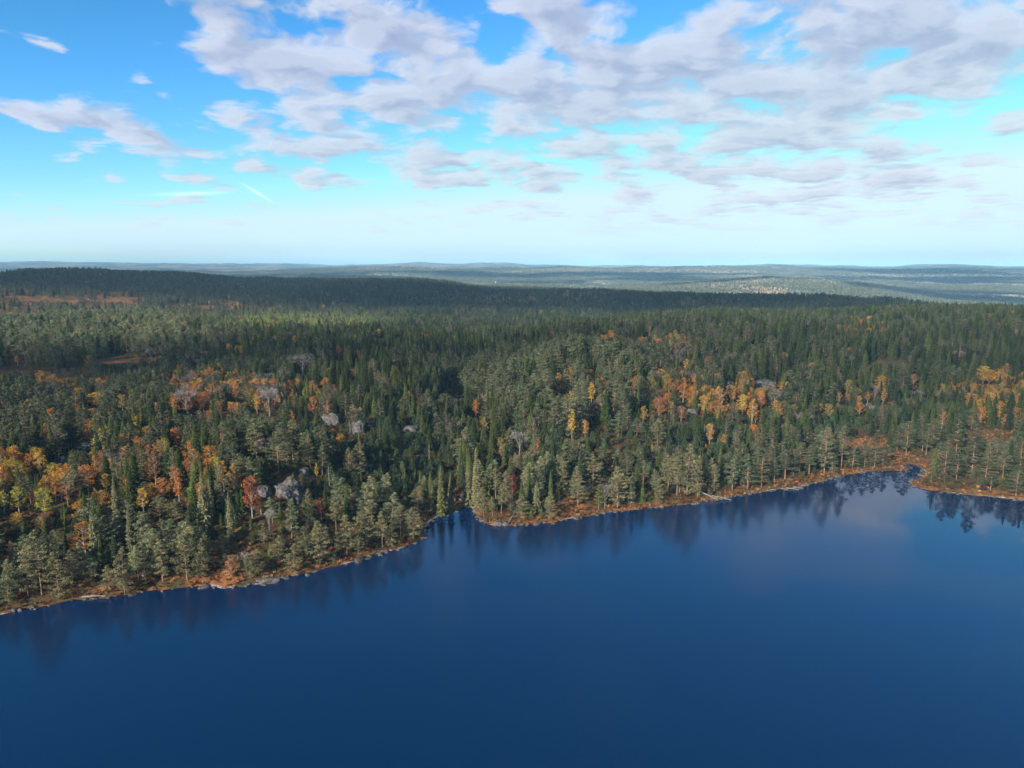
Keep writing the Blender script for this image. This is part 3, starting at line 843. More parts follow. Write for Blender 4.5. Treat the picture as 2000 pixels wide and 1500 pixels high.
# ------------------------------------------------------------------ hero trees: kind, base x, base y, top y (photo pixels), width factor, tint, label
PALE = (.185, .170, .085); PALE2 = (.155, .152, .078); GRN = (.10, .125, .035); GRN2 = (.085, .115, .03); DK = (.06, .072, .035)
YEL = (.55, .34, .045); YGR = (.36, .32, .05); ORA = (.52, .20, .045); RDO = (.34, .105, .04); CRI = (.20, .028, .022); BRO = (.30, .15, .07); PIN = (.40, .20, .10)
HERO = [
 ('pine', 82, 1163, 1034, .9, PALE2, 'tall dense grey-green pine at the left end of the shore'),
 ('pine', 116, 1168, 1078, 1.0, PALE, 'shorter pine right in front of the tall pine at the left end of the shore'),
 ('pine', 55, 1165, 1085, .9, PALE2, 'low bushy pine left of the tall pine at the left end of the shore'),
 ('pine', 214, 1156, 1104, 1.1, PALE, 'pale stunted pine leaning over the driftwood log on the left shore'),
 ('pine', 244, 1160, 1068, .85, PALE, 'slim pine with two bare stems just right of the driftwood log'),
 ('pine', 286, 1143, 1060, .8, PALE2, 'slender straight pine alone between the two widest pines of the left shore'),
 ('pine', 318, 1137, 1060, 1.1, PALE, 'round-crowned pine third from the driftwood log on the left shore'),
 ('pine', 366, 1133, 1045, 1.15, PALE2, 'broad two-topped pine above the narrow rocky strip on the left shore'),
 ('pine', 396, 1129, 1052, .7, PALE2, 'thin pine squeezed beside the broad two-topped pine on the left shore'),
 ('pine', 405, 1108, 1040, .75, PALE, 'small-crowned pine with a long bare stem behind the left shore'),
 ('pine', 452, 1126, 1084, 1.2, PIN, 'reddish thin-crowned pine standing in the orange heath patch'),
 ('pine', 488, 1130, 1083, .9, PALE2, 'short pine just above the left end of the pale rock slab'),
 ('pine', 505, 1122, 1073, .9, PALE2, 'short leaning pine above the middle of the pale rock slab'),
 ('pine', 545, 1094, 1046, 1.1, PALE, 'small round pine standing alone on the brown bank above the rock slab'),
 ('pine', 575, 1119, 1062, 1.0, PALE, 'bushy pine at the right end of the pale rock slab'),
 ('pine', 583, 1085, 1047, .9, PALE2, 'small pine behind the bushy pine at the right end of the rock slab'),
 ('pine', 516, 1062, 1022, .9, PALE2, 'small pine in front of the bare white stem above the rock slab'),
 ('pine', 625, 1101, 1017, 1.15, PALE, 'big pale full-crowned pine at the water, first right of the rock slab'),
 ('pine', 678, 1083, 1006, 1.15, PALE, 'pale pine with a double bare stem, second big one right of the slab'),
 ('pine', 700, 1087, 1045, .8, PALE2, 'little pine at the foot of the double-stemmed pine'),
 ('pine', 717, 1066, 989, 1.15, PALE, 'widest domed pine midway between the rock slab and the narrow inlet'),
 ('pine', 747, 1071, 998, .8, PALE, 'narrow tall pine just right of the widest domed pine on the shore'),
 ('pine', 765, 1068, 1018, .8, PALE2, 'short slim pine between the narrow tall pine and the point by the inlet'),
 ('pine', 783, 1052, 983, .9, PALE2, 'open-crowned pine behind the last shore pines left of the inlet'),
 ('pine', 808, 1056, 993, 1.25, PALE, 'wide spreading pine on the point where the shore turns into the inlet'),
 ('pine', 817, 1012, 951, 1.0, PALE2, 'tall pine behind the wide spreading pine on the point'),
 ('pine', 604, 1036, 955, .75, PALE2, 'tall conical pale pine below the grey crag of the left hillside'),
 ('pine', 657, 1036, 971, .9, PALE2, 'loose-crowned pine right of the crimson bush below the grey crag'),
 ('pine', 573, 902, 823, 1.35, PALE, 'large lopsided pine on top of the left hillside behind the grey crag'),
 ('pine', 502, 902, 818, .95, PALE2, 'tall shaggy pine left of the large lopsided pine on the hillside'),
 ('pine', 704, 928, 862, 1.0, PALE2, 'tall thin-crowned pine above the dense young plantation'),
 ('pine', 347, 1022, 975, .9, PALE2, 'grey pine below the two orange trees of the left hillside'),
 ('pine', 313, 1020, 967, 1.0, PALE2, 'grey pine left of the pine below the two orange trees'),
 ('spruce', 188, 1098, 993, .75, PALE2, 'tall spruce with pale hanging tips behind the left shore'),
 ('spruce', 200, 1102, 1048, 1.0, GRN, 'bright yellow-green spruce in front of the pale-tipped tall spruce'),
 ('spruce', 212, 1103, 1062, 1.0, GRN, 'second yellow-green spruce right beside the bright one on the left shore'),
 ('spruce', 228, 1012, 930, 1.0, PALE2, 'broad pale spruce standing above its neighbours on the left hillside'),
 ('spruce', 257, 1076, 991, .8, PALE2, 'slim pointed grey spruce behind the slender pine of the left shore'),
 ('spruce', 130, 1038, 984, .8, GRN, 'narrow olive spruce behind the tall pine at the left shore end'),
 ('spruce', 400, 1032, 920, .75, PALE, 'very tall narrow spruce with pale hanging branches on the left hillside'),
 ('spruce', 414, 1012, 930, .6, PALE2, 'thinner spruce touching the very tall pale one on the right'),
 ('spruce', 451, 1052, 957, .85, PALE, 'tall pale cone-shaped spruce above the orange heath patch'),
 ('spruce', 549, 1042, 976, .8, GRN2, 'solid dark green column spruce behind the bare white stem'),
 ('spruce', 792, 978, 914, .6, GRN, 'bright green pencil-shaped spruce in the young plantation'),
 ('spruce', 803, 972, 930, .6, GRN2, 'smaller green spruce beside the bright pencil-shaped one'),
 ('spruce', 861, 1007, 911, .75, (.13, .135, .05), 'tall yellow-green spruce on the left side of the narrow inlet'),
 ('spruce', 880, 997, 922, .8, PALE2, 'pale spruce nearest the water on the left bank of the inlet'),
 ('spruce', 845, 1000, 945, .75, PALE2, 'shorter spruce left of the tall yellow-green one by the inlet'),
 ('spruce', 901, 950, 867, .9, DK, 'dark spruce filling the gap behind the narrow inlet'),
 ('spruce', 931, 992, 871, .95, PALE, 'tallest pale spruce on the right bank of the narrow inlet'),
 ('spruce', 914, 990, 902, 1.0, PALE2, 'wide pale spruce leaning on the tallest one right of the inlet'),
 ('pine', 944, 1004, 950, 1.0, PALE2, 'pine on the stony point right of the narrow inlet'),
 ('pine', 962, 1008, 970, .9, PALE2, 'short pine just behind the big white boulder'),
 ('pine', 979, 1003, 946, .9, PALE2, 'pine with a visible stem right behind the big white boulder'),
 ('pine', 968, 976, 915, 1.2, PALE2, 'wide flat-topped pine above the pines on the stony point'),
 ('pine', 988, 985, 920, .9, PALE2, 'pine right of the wide flat-topped one on the stony point'),
 ('spruce', 1048, 1000, 938, .85, PALE2, 'regular conical spruce left of the orange heath bank'),
 ('spruce', 1075, 978, 918, 1.0, GRN, 'dense green spruce behind the orange heath bank'),
 ('pine', 1074, 1014, 960, .7, PALE, 'small pale pine standing in the orange heath at the water'),
 ('spruce', 1038, 1012, 985, 1.0, GRN2, 'very small spruce at the water left of the orange heath bank'),
 ('spruce', 1058, 1011, 988, 1.0, GRN2, 'very small spruce at the water beside the pale pine in the heath'),
 ('pine', 1018, 1012, 966, 1.1, PALE, 'pale pine with a dead pinkish top between boulder and heath bank'),
 ('pine', 1099, 962, 890, .85, PALE2, 'tall pine on the slope directly behind the orange heath bank'),
 ('pine', 1128, 986, 920, 1.0, PALE2, 'dark pine with drooping limbs right of the orange heath bank'),
 ('pine', 1169, 995, 948, .9, GRN, 'short pine at the water right of the orange heath bank'),
 ('pine', 1158, 952, 887, 1.1, PALE2, 'pine with spreading arms behind the right part of the heath bank'),
 ('pine', 1206, 994, 912, 1.2, PALE, 'broad conical pine, the largest at the water in mid shore'),
 ('spruce', 1234, 980, 922, .8, PALE2, 'pointed spruce right of the broad conical pine at mid shore'),
 ('spruce', 1255, 982, 935, .8, GRN2, 'dark low spruce two places right of the broad conical pine'),
 ('pine', 1287, 982, 932, .9, PALE2, 'rounded pine above the small white stones of the mid shore'),
 ('pine', 1304, 960, 888, .9, PALE2, 'first tall pine of the close group at mid shore'),
 ('pine', 1322, 968, 890, 1.0, PALE2, 'second tall pine of the close group at mid shore'),
 ('pine', 1342, 968, 868, .95, PALE2, 'tall pine with a long orange stem in the mid shore group'),
 ('pine', 1362, 970, 900, .9, PALE2, 'last pine of the close mid shore group, nearest the fallen dead tree'),
 ('pine', 1395, 958, 905, .9, PALE2, 'pine straight behind the fallen dead tree in the water'),
 ('pine', 1430, 957, 889, 1.0, None, 'dark narrow pine right of the fallen dead tree'),
 ('pine', 1460, 957, 886, 1.15, None, 'dark broad pine second right of the fallen dead tree'),
 ('pine', 1487, 952, 888, 1.0, None, 'dark pine third right of the fallen dead tree'),
 ('pine', 1533, 936, 879, 1.3, None, 'wide dark round-topped pine above the orange bank of the right shore'),
 ('pine', 1512, 940, 893, .9, None, 'smaller dark pine left of the wide round-topped one'),
 ('pine', 1580, 926, 870, 1.1, None, 'ragged dark pine between the round-topped pine and the tallest right pine'),
 ('pine', 1610, 926, 834, 1.0, None, 'tallest slim pine of the right shore with layered arms'),
 ('pine', 1625, 924, 885, 1.2, None, 'bushy pine at the foot of the tallest slim right shore pine'),
 ('pine', 1643, 916, 832, .9, None, 'tall thin pine right of the tallest slim right shore pine'),
 ('pine', 1665, 914, 868, 1.1, None, 'middle pine of the row before the stream mouth'),
 ('pine', 1688, 912, 862, 1.1, None, 'pine near the end of the row before the stream mouth'),
 ('pine', 1708, 912, 866, 1.1, None, 'last but one pine of the row before the stream mouth'),
 ('pine', 1724, 911, 868, 1.1, None, 'last pine of the row before the stream mouth'),
 ('pine', 1770, 888, 822, 1.2, None, 'broad dark pine behind the stream mouth'),
 ('pine', 1752, 880, 838, 1.0, None, 'smaller dark pine left of the broad one behind the stream mouth'),
 ('pine', 1844, 930, 858, 1.1, None, 'dense dark pine first right of the stream mouth'),
 ('pine', 1868, 938, 880, 1.0, None, 'second dark pine right of the stream mouth'),
 ('pine', 1866, 900, 808, 1.0, None, 'tall pine behind the dark pines right of the stream mouth'),
 ('pine', 1898, 922, 814, 1.0, None, 'very tall pine on the spit at the right edge of the lake'),
 ('pine', 1925, 932, 880, 1.2, None, 'wide low pine on the spit right of the very tall one'),
 ('pine', 1934, 958, 925, 1.5, None, 'low rounded pine at the waterline of the spit'),
 ('pine', 1958, 935, 878, 1.0, None, 'dark pine near the far right end of the spit'),
 ('pine', 1984, 968, 915, 1.2, None, 'dark pine at the far right end of the lake shore'),
 ('pine', 1284, 872, 817, 1.1, PALE2, 'single pale pine rising from the young plantation in the middle'),
 ('dead_tree', 684, 864, 820, 1.0, None, 'grey dead trunk between the two hillside rock faces'),
 ('bare_tree', 528, 1050, 990, .6, (.27, .25, .235), 'bare white stem beside the dark green column spruce'),
 ('bare_tree', 1015, 892, 838, 1.1, (.25, .22, .20), 'large bare whitish tree in the middle of the right hillside'),
 ('dead_tree', 838, 900, 860, .9, None, 'white dead stem above the creek valley'),
 ('bare_tree', 482, 1120, 1072, .8, (.33, .26, .24), 'pinkish leafless tree on the bank above the rock slab'),
 ('bare_tree', 527, 815, 752, 1.2, (.28, .24, .23), 'big leafless grey tree beside the dark spruce of the left hillside'),
 ('bare_tree', 365, 815, 755, 1.4, (.27, .22, .21), 'widest leafless lilac-grey tree among orange trees'),
 ('bare_tree', 592, 735, 682, 1.6, (.25, .22, .22), 'leafless grey tree on the far side of the left hillside'),
 ('bare_tree', 296, 708, 676, 1.0, (.3, .26, .25), 'leafless tree with a white stem beside the dark tarn'),
 ('autumn_tree', 80, 930, 881, 1.0, YEL, 'bright yellow tree high on the left hillside'),
 ('autumn_tree', 172, 957, 908, 1.35, ORA, 'wide orange and yellow tree left of the broad pale spruce'),
 ('autumn_tree', 208, 960, 925, 1.0, YEL, 'small yellow tree touching the broad pale spruce'),
 ('autumn_tree', 345, 875, 834, 1.1, ORA, 'orange-yellow tree on the upper left hillside'),
 ('autumn_tree', 38, 1003, 950, 1.1, YGR, 'yellow-green tree second from the left edge of the forest'),
 ('autumn_tree', 10, 1005, 958, 1.3, YGR, 'yellow-green tree at the very left edge of the forest'),
 ('autumn_tree', 90, 1016, 950, .9, YGR, 'tall yellow-green tree at the left foot of the hillside'),
 ('autumn_tree', 133, 988, 941, .9, PIN, 'pale orange birch with a white stem on the left hillside'),
 ('autumn_tree', 318, 980, 932, 1.1, ORA, 'left one of the two deep orange trees on the left hillside'),
 ('autumn_tree', 351, 984, 924, 1.1, ORA, 'right one of the two deep orange trees on the left hillside'),
 ('autumn_tree', 305, 950, 880, .9, BRO, 'thin brownish birch just above the two deep orange trees'),
 ('autumn_tree', 281, 1003, 952, .9, YEL, 'yellow tree left of the two deep orange trees'),
 ('autumn_tree', 461, 960, 902, .75, (.42, .25, .08), 'narrow golden birch left of the grey crag'),
 ('autumn_tree', 493, 1012, 928, .85, RDO, 'tall flame red tree beside the grey crag'),
 ('autumn_tree', 510, 1005, 970, 1.1, RDO, 'lower red tree touching the tall flame red one'),
 ('autumn_tree', 619, 940, 904, .6, YEL, 'small bright yellow birch in the dark plantation'),
 ('autumn_tree', 473, 888, 862, .8, PIN, 'little pale orange birch left of the large lopsided pine'),
 ('autumn_tree', 25, 1097, 1055, .9, (.40, .15, .06), 'thin orange tree behind the left shore end'),
 ('autumn_tree', 628, 1018, 970, .8, CRI, 'crimson bush tree right of the tall conical pale pine'),
 ('autumn_tree', 1001, 964, 925, .9, CRI, 'crimson tree behind the stony point'),
 ('autumn_tree', 1117, 860, 801, .75, YEL, 'slender golden birch with a white stem in the middle hillside'),
 ('autumn_tree', 1385, 870, 826, .75, (.50, .27, .07), 'golden birch alone above the right plantation'),
 ('autumn_tree', 930, 817, 779, 1.3, ORA, 'orange tree above the creek valley'),
 ('autumn_tree', 1155, 792, 745, 1.1, YEL, 'wide yellow tree above the slender golden birch'),
 ('autumn_tree', 1090, 773, 728, .8, (.46, .24, .05), 'narrow golden tree among the tall middle pines'),
 ('autumn_tree', 1334, 788, 748, 1.5, ORA, 'round orange tree left of the hillside boulder'),
 ('autumn_tree', 1287, 812, 775, 1.5, (.42, .18, .06), 'round brown-orange tree in the middle of the right hillside'),
 ('autumn_tree', 1330, 826, 792, 1.4, BRO, 'brownish tree just below the round orange tree'),
 ('autumn_tree', 1432, 788, 754, 1.3, (.44, .20, .05), 'upper left orange tree of the cluster under the right crag'),
 ('autumn_tree', 1468, 834, 778, 1.1, (.48, .25, .05), 'largest golden tree of the cluster under the right crag'),
 ('autumn_tree', 1486, 802, 766, 1.0, ORA, 'right orange tree of the cluster under the right crag'),
 ('autumn_tree', 1450, 812, 770, 1.0, YEL, 'middle yellow tree of the cluster under the right crag'),
 ('autumn_tree', 1919, 754, 714, 1.3, YEL, 'big isolated golden tree far right on the slope'),
 ('autumn_tree', 1724, 792, 757, 1.0, (.48, .25, .07), 'golden birch on the right slope'),
 ('autumn_tree', 1678, 812, 786, 1.4, ORA, 'orange tree left of the golden birch on the right slope'),
 ('autumn_tree', 1694, 790, 764, 1.5, (.36, .18, .04), 'mustard tree behind the orange one on the right slope'),
 ('autumn_tree', 1638, 790, 766, 1.0, (.46, .23, .08), 'small orange birch with pale stem on the right slope'),
 ('autumn_tree', 1653, 793, 768, 1.0, PIN, 'faded small birch next to the small orange birch'),
 ('autumn_tree', 1782, 765, 730, .8, PIN, 'pale faded birch on the dark right slope'),
 ('autumn_tree', 741, 662, 642, 1.4, YEL, 'lone yellow tree at the end of the sunlit spruce strip'),
 ('autumn_tree', 576, 674, 655, 1.2, YEL, 'yellow tree in the dark wood below the sunlit strip'),
 ('autumn_tree', 463, 674, 659, 1.0, YEL, 'small yellow tree left of the other one below the sunlit strip'),
 ('autumn_tree', 146, 650, 633, 2.2, (.5, .27, .07), 'orange-gold tree among the sunlit left pines'),
 ('autumn_tree', 190, 800, 765, 1.9, (.45, .26, .05), 'broad golden tree at the far left of the hillside'),
 ('autumn_tree', 240, 805, 770, 1.2, (.36, .26, .06), 'yellow-brown tree right of the broad golden tree'),
 ('autumn_tree', 398, 805, 765, 1.3, ORA, 'deep orange tree right of the widest leafless tree'),
 ('autumn_tree', 462, 790, 742, .9, ORA, 'narrow flame orange tree between two leafless trees'),
 ('autumn_tree', 662, 705, 675, 1.2, RDO, 'reddish orange tree at the edge of the dark spruce wood'),
]

inst = {k: [] for k in KINDS}       # bulk trees per kind: rows x,y,z, rotz, sx, sz, variant, r,g,b, tiltx, tilty
indiv = []                          # individuals

hero_xy = []
for (kind, bx, by, ty, wf, tint, label) in HERO:
    x, y, z = hit(bx, by)
    ht = top_z(y, ty) - z
    hmax = {'pine': 19, 'spruce': 21, 'autumn_tree': 14, 'bare_tree': 14, 'dead_tree': 12}[kind]
    ht = max(2.0, min(ht, hmax))
    if tint is None:
        tint = tuple(tints(kind, 1)[0])
    vs_, nom = KINDS[kind]
    sz = ht / nom
    indiv.append(dict(kind=kind, x=x, y=y, z=z, rz=rng.uniform(0, 6.28), sx=sz * wf if kind != 'pine' else sz ** .7 * wf * 1.05, sz=sz, var=int(rng.integers(0, len(vs_))), tint=tint, h=ht, label=label, px=bx, py=by, hero=True))
    hero_xy.append((x, y, 1.9 if kind in ('pine', 'spruce') else 1.7))
hero_xy = np.array(hero_xy)

# crags and boulders (needed before the trees so that nothing grows through them)
ROCKS = [ # px, py (base middle), width px, height px, depth factor, name, label
 (560, 975, 66, 42, .7, 'rock_outcrop', 'grey steep crag on the left hillside above the shore'),
 (512, 968, 36, 26, .7, 'rock_outcrop', 'smaller pale crag just left of the grey steep crag'),
 (590, 925, 30, 16, .8, 'rock_outcrop', 'pale rounded rock near the large lopsided pine'),
 (645, 830, 40, 30, .8, 'rock_outcrop', 'light grey dome of rock on the upper left hillside'),
 (698, 848, 30, 38, .6, 'rock_outcrop', 'dark rock face with a pale edge beside the grey dead trunk'),
 (725, 835, 22, 18, .7, 'rock_outcrop', 'pale rock right of the dark rock face'),
 (800, 845, 40, 20, .7, 'rock_outcrop', 'broken pale rock above the young plantation'),
 (720, 918, 24, 12, .8, 'boulder', 'half hidden grey rock beside the tall thin-crowned pine'),
 (1495, 760, 56, 24, .8, 'rock_outcrop', 'grey bare crag at the top of the right hillside'),
 (1425, 752, 24, 12, .8, 'rock_outcrop', 'small grey rock left of the bare crag'),
 (1352, 812, 26, 20, .7, 'rock_outcrop', 'light grey sloping boulder right of the round orange tree'),
 (165, 882, 50, 20, .8, 'rock_outcrop', 'grey rocks among pines high on the left hillside'),
 (75, 872, 30, 14, .8, 'rock_outcrop', 'low grey rock at the left edge of the hillside'),
 (118, 905, 30, 14, .8, 'rock_outcrop', 'low rock above the bright yellow tree'),
 (895, 778, 22, 6, 1.2, 'rock_outcrop', 'flat pale rock in the small orange clearing'),
 (522, 1137, 52, 15, .8, 'rock_slab', 'long pale granite slab sloping into the lake'),
 (470, 1146, 40, 8, .8, 'rock_slab', 'low flat left end of the pale granite slabs'),
 (555, 1130, 22, 8, .8, 'rock_slab', 'low flat right end of the pale granite slabs'),
 (612, 1118, 18, 3, .8, 'rock_slab', 'thin flat rock at the waterline right of the granite slabs'),
 (705, 1093, 34, 5, .7, 'rock_slab', 'narrow pale ledge at the water below the widest domed pine'),
 (745, 1080, 36, 7, .7, 'rock_slab', 'pale ledge at the water left of the wide spreading pine'),
 (973, 1027, 22, 12, .8, 'boulder', 'big white boulder in the water at the stony point'),
 (1020, 1026, 9, 5, .9, 'boulder', 'small white boulder right of the big white one'),
 (1293, 992, 8, 6, .9, 'boulder', 'small white stone standing in the water at mid shore'),
 (1268, 990, 9, 4, .9, 'boulder', 'pale stone left of the small white one at mid shore'),
 (38, 1195, 9, 6, .9, 'boulder', 'round pale stone on the left end of the shore'),
 (62, 1189, 9, 5, .9, 'boulder', 'second pale stone on the left end of the shore'),
 (833, 1050, 8, 4, .9, 'boulder', 'small grey stone off the point by the inlet'),
 (945, 1018, 24, 8, .7, 'rock_slab', 'grey ledge under the pines on the stony point'),
 (1556, 954, 14, 5, .7, 'boulder', 'brown-grey stone in the water below the round-topped pine'),
 (1865, 587, 34, 9, .6, 'rock_outcrop', 'sunlit pinkish bare rock on the far low hill'),
 (1830, 583, 26, 6, .6, 'rock_outcrop', 'smaller sunlit rock left of the far pinkish one'),
]
rock_xy = []
def make_rock(seed, w, dpt, h, sub=3, blocky=.25):
    np.random.seed(seed)
    import bmesh
    bm = bmesh.new(); bmesh.ops.create_icosphere(bm, subdivisions=sub, radius=1)
    V = np.array([v.co[:] for v in bm.verts]); Fc = np.array([[v.index for v in f.verts] for f in bm.faces]); bm.free()
    o1 = np.random.rand() * 50
    n_ = fbm(V[:, 0] * 1.0 + o1 + V[:, 2] * .7, V[:, 1] + V[:, 2] * .9 - o1, .9, 4)
    n2 = fbm(V[:, 0] * 2 + o1 + V[:, 2] * 2.3, V[:, 1] * 2 - V[:, 2] * 2 - o1, .5, 3)
    V = V * (1 + .85 * n_ + .5 * n2)[:, None]
    V = np.sign(V) * np.abs(V) ** (1 - blocky)
    # steps: quantise heights a little for ledges
    V[:, 2] = V[:, 2] + .08 * np.sin(V[:, 2] * 11)
    V = V * np.array([w / 2, dpt / 2, h])
    V[:, 2] = np.maximum(V[:, 2], -h * .5)
    return V, Fc
rocks_build = []
for i, (px, py, wpx, hpx, df, nm, lab) in enumerate(ROCKS):
    x, y, z = hit(px, py)
    if nm in ('boulder', 'rock_slab') and z < .3: z = 0.0
    dist = math.sqrt(x * x + y * y + (H - z) ** 2)
    w = wpx * dist / F * .82; h = hpx * dist / F * .78
    dpt = max(w * df, h * 1.1)
    if nm == 'rock_slab': dpt = max(dpt * .6, 2.5); h *= .6
    y2 = y + dpt * .35
    rocks_build.append((i, x, y2, z, w, dpt, h, nm, lab))
    rock_xy.append((x, y2, w * .42, dpt * .4))

# ------------------------------------------------------------------ bulk trees
def jitter_grid(x0, x1, y0, y1, s):
    gx, gy = np.meshgrid(np.arange(x0, x1, s), np.arange(y0, y1, s))
    n = gx.size
    return gx.ravel() + rng.uniform(-.5, .5, n) * s, gy.ravel() + rng.uniform(-.5, .5, n) * s

def in_view(x, y, mx=170):
    px = 1000 + F * x / np.maximum(y * .987 + 8, 1)
    return (px > -mx) & (px < 2000 + mx) & (y > 60)

bands = [(120, 430, 2.9), (430, 800, 4.1), (800, 1300, 5.4), (1300, 2500, 7.0)]
AX = []
for d0, d1, s in bands:
    xm = d1 * .86
    X, Y = jitter_grid(-xm, xm, d0 * .75, d1, s)
    d = np.hypot(X, Y)
    k = (d >= d0) & (d < d1) & in_view(X, Y)
    AX.append(np.stack([X[k], Y[k], np.full(k.sum(), s)], 1))
AX = np.vstack(AX)
X, Y, S = AX.T
SD = shore_dist(X, Y)
Z = ground(X, Y, SD)
keep = (SD > 1.6)
X, Y, Z, S, SD = X[keep], Y[keep], Z[keep], S[keep], SD[keep]
PX, PY = project(X, Y, Z)
D = np.hypot(X, Y)
clr = field(CLEAR, PX, PY) * np.where(PY < 740, np.clip(.85 + 3.2 * fbm(X, Y, np.where(D > 800, 80, 35), 3), .15, 1), 1)
nA = fbm(X, Y, 45, 3); nB = fbm(X + 400, Y - 300, 28, 3); nC = fbm(X - 800, Y + 100, 60, 3)
u = rng.random(len(X))
dens = np.where(D < 430, .92, .93) - clr * .88
dens *= np.clip(.80 + nA * 2.2, .35, 1.1)
open_ = np.maximum(field(RED, PX, PY), .8 * field(GOLD, PX, PY))
dens *= 1 - .30 * open_ * (D < 900)
dens = np.where(D > 800, np.clip(dens, .09, 1), dens)
dens = np.where(SD < 7, dens * .45, dens)
gully = field([(905, 960, 14, 30, 1), (1785, 905, 40, 10, 1)], PX, PY)
keep = (u < dens) & (gully < .5)
for hx, hy, hr in hero_xy:
    keep &= ~((np.abs(X - hx) < hr * 1.1) & (Y - hy < hr) & (Y - hy > -hr * 2.6))
for rx_, ry_, rw, rd in rock_xy:
    keep &= ~((np.abs(X - rx_) < rw * 1.1) & (Y - ry_ < rd * 1.1) & (Y - ry_ > -rd - np.minimum(18, rw * 2.2)))
X, Y, Z, S, SD, PX, PY, D, nA, nB, nC = [a[keep] for a in (X, Y, Z, S, SD, PX, PY, D, nA, nB, nC)]
n = len(X)
wp = .40 + 1.5 * field(PINE, PX, PY) + nB * 1.2
ws = .80 + 1.7 * field(SPRUCE, PX, PY) - nB * 1.2
wy = .10 + 2.4 * field(YOUNG, PX, PY) + nC * .8
wg = .09 + 2.0 * field(GOLD, PX, PY) * np.clip(.95 + nC * 1.6, 0, 1.6)
wr = .07 + 1.4 * field(RED, PX, PY) * np.clip(.8 + nA * 2, 0, 1.4)
wb = .03 + .42 * field(BARE, PX, PY)
wd = np.full(n, .010)
farm = D > 1000
wr = np.where(farm, .02, wr); wb = np.where(farm, wb * .6, wb)
Wt = np.clip(np.stack([wp, ws, wy, wg, wr, wb, wd], 1), 0.0, None)
Wt /= Wt.sum(1, keepdims=True)
cum = Wt.cumsum(1)
kk = (rng.random(n)[:, None] > cum).sum(1)
NAMES = ['pine', 'spruce', 'young_pine', 'autumn_tree', 'shrub', 'bare_tree', 'dead_tree']
HM = {'pine': (7.5, 14), 'spruce': (7, 15), 'young_pine': (4.2, 7.5), 'autumn_tree': (5.5, 11), 'shrub': (1.6, 4.2), 'bare_tree': (6, 11), 'dead_tree': (5, 10)}
# sight lines: what the photo shows of a tree, rock or clearing is not covered by a taller tree nearer by
WIN = []
for t in indiv:
    hw_ = {'pine': .20, 'spruce': .15, 'autumn_tree': .26, 'bare_tree': .26, 'dead_tree': .15}[t['kind']]
    _, tp = project(np.array([t['x']]), np.array([t['y']]), np.array([t['z'] + t['h']]))
    WIN.append((t['px'], hw_ * (t['py'] - tp[0]) + 1.5, t['py'] - .12 * (t['py'] - tp[0]), t['y'] - 1.0))
for (px, py, wpx, hpx, df, nm, lab) in ROCKS:
    WIN.append((px, wpx * .42, py - .15 * hpx, hit(px, py)[1] - 1))
for c in CLEAR:
    if c[4] >= .8 and c[1] > 690: WIN.append((c[0], c[2] * .8, c[1] + c[3] * .25, hit(c[0], c[1])[1] - 3))

for (wx_, ww_, wb_) in ((50, 90, 612), (200, 70, 604), (150, 120, 588), (400, 90, 602), (645, 55, 592), (300, 60, 698), (1740, 40, 705)):
    WIN.append((wx_, ww_, wb_, hit(wx_, wb_)[1] - 3))
NSOFT = 7
def cap_height(x, y, z, px, h, crown):
    hmax = np.full(len(x), 99.0)
    for iw_, (wx_, ww_, wb_, wy_) in enumerate(WIN):
        m_ = (y < wy_) & (np.abs(px - wx_) < ww_ + crown)
        if iw_ >= len(WIN) - NSOFT: m_ &= (rng.random(len(x)) < .72 * np.clip(1.6 - ((px - wx_) / ww_) ** 2, 0, 1))
        if not m_.any(): continue
        v_ = (wb_ - 750) / F
        zt_ = H - y[m_] * (SP + v_ * CP) / (CP - v_ * SP)
        # trees standing lower than the line already pass; the rest are cut to it
        allow = zt_ - z[m_]
        hmax[m_] = np.minimum(hmax[m_], np.where(allow < h[m_], allow, 99))
    return hmax
rows = {}
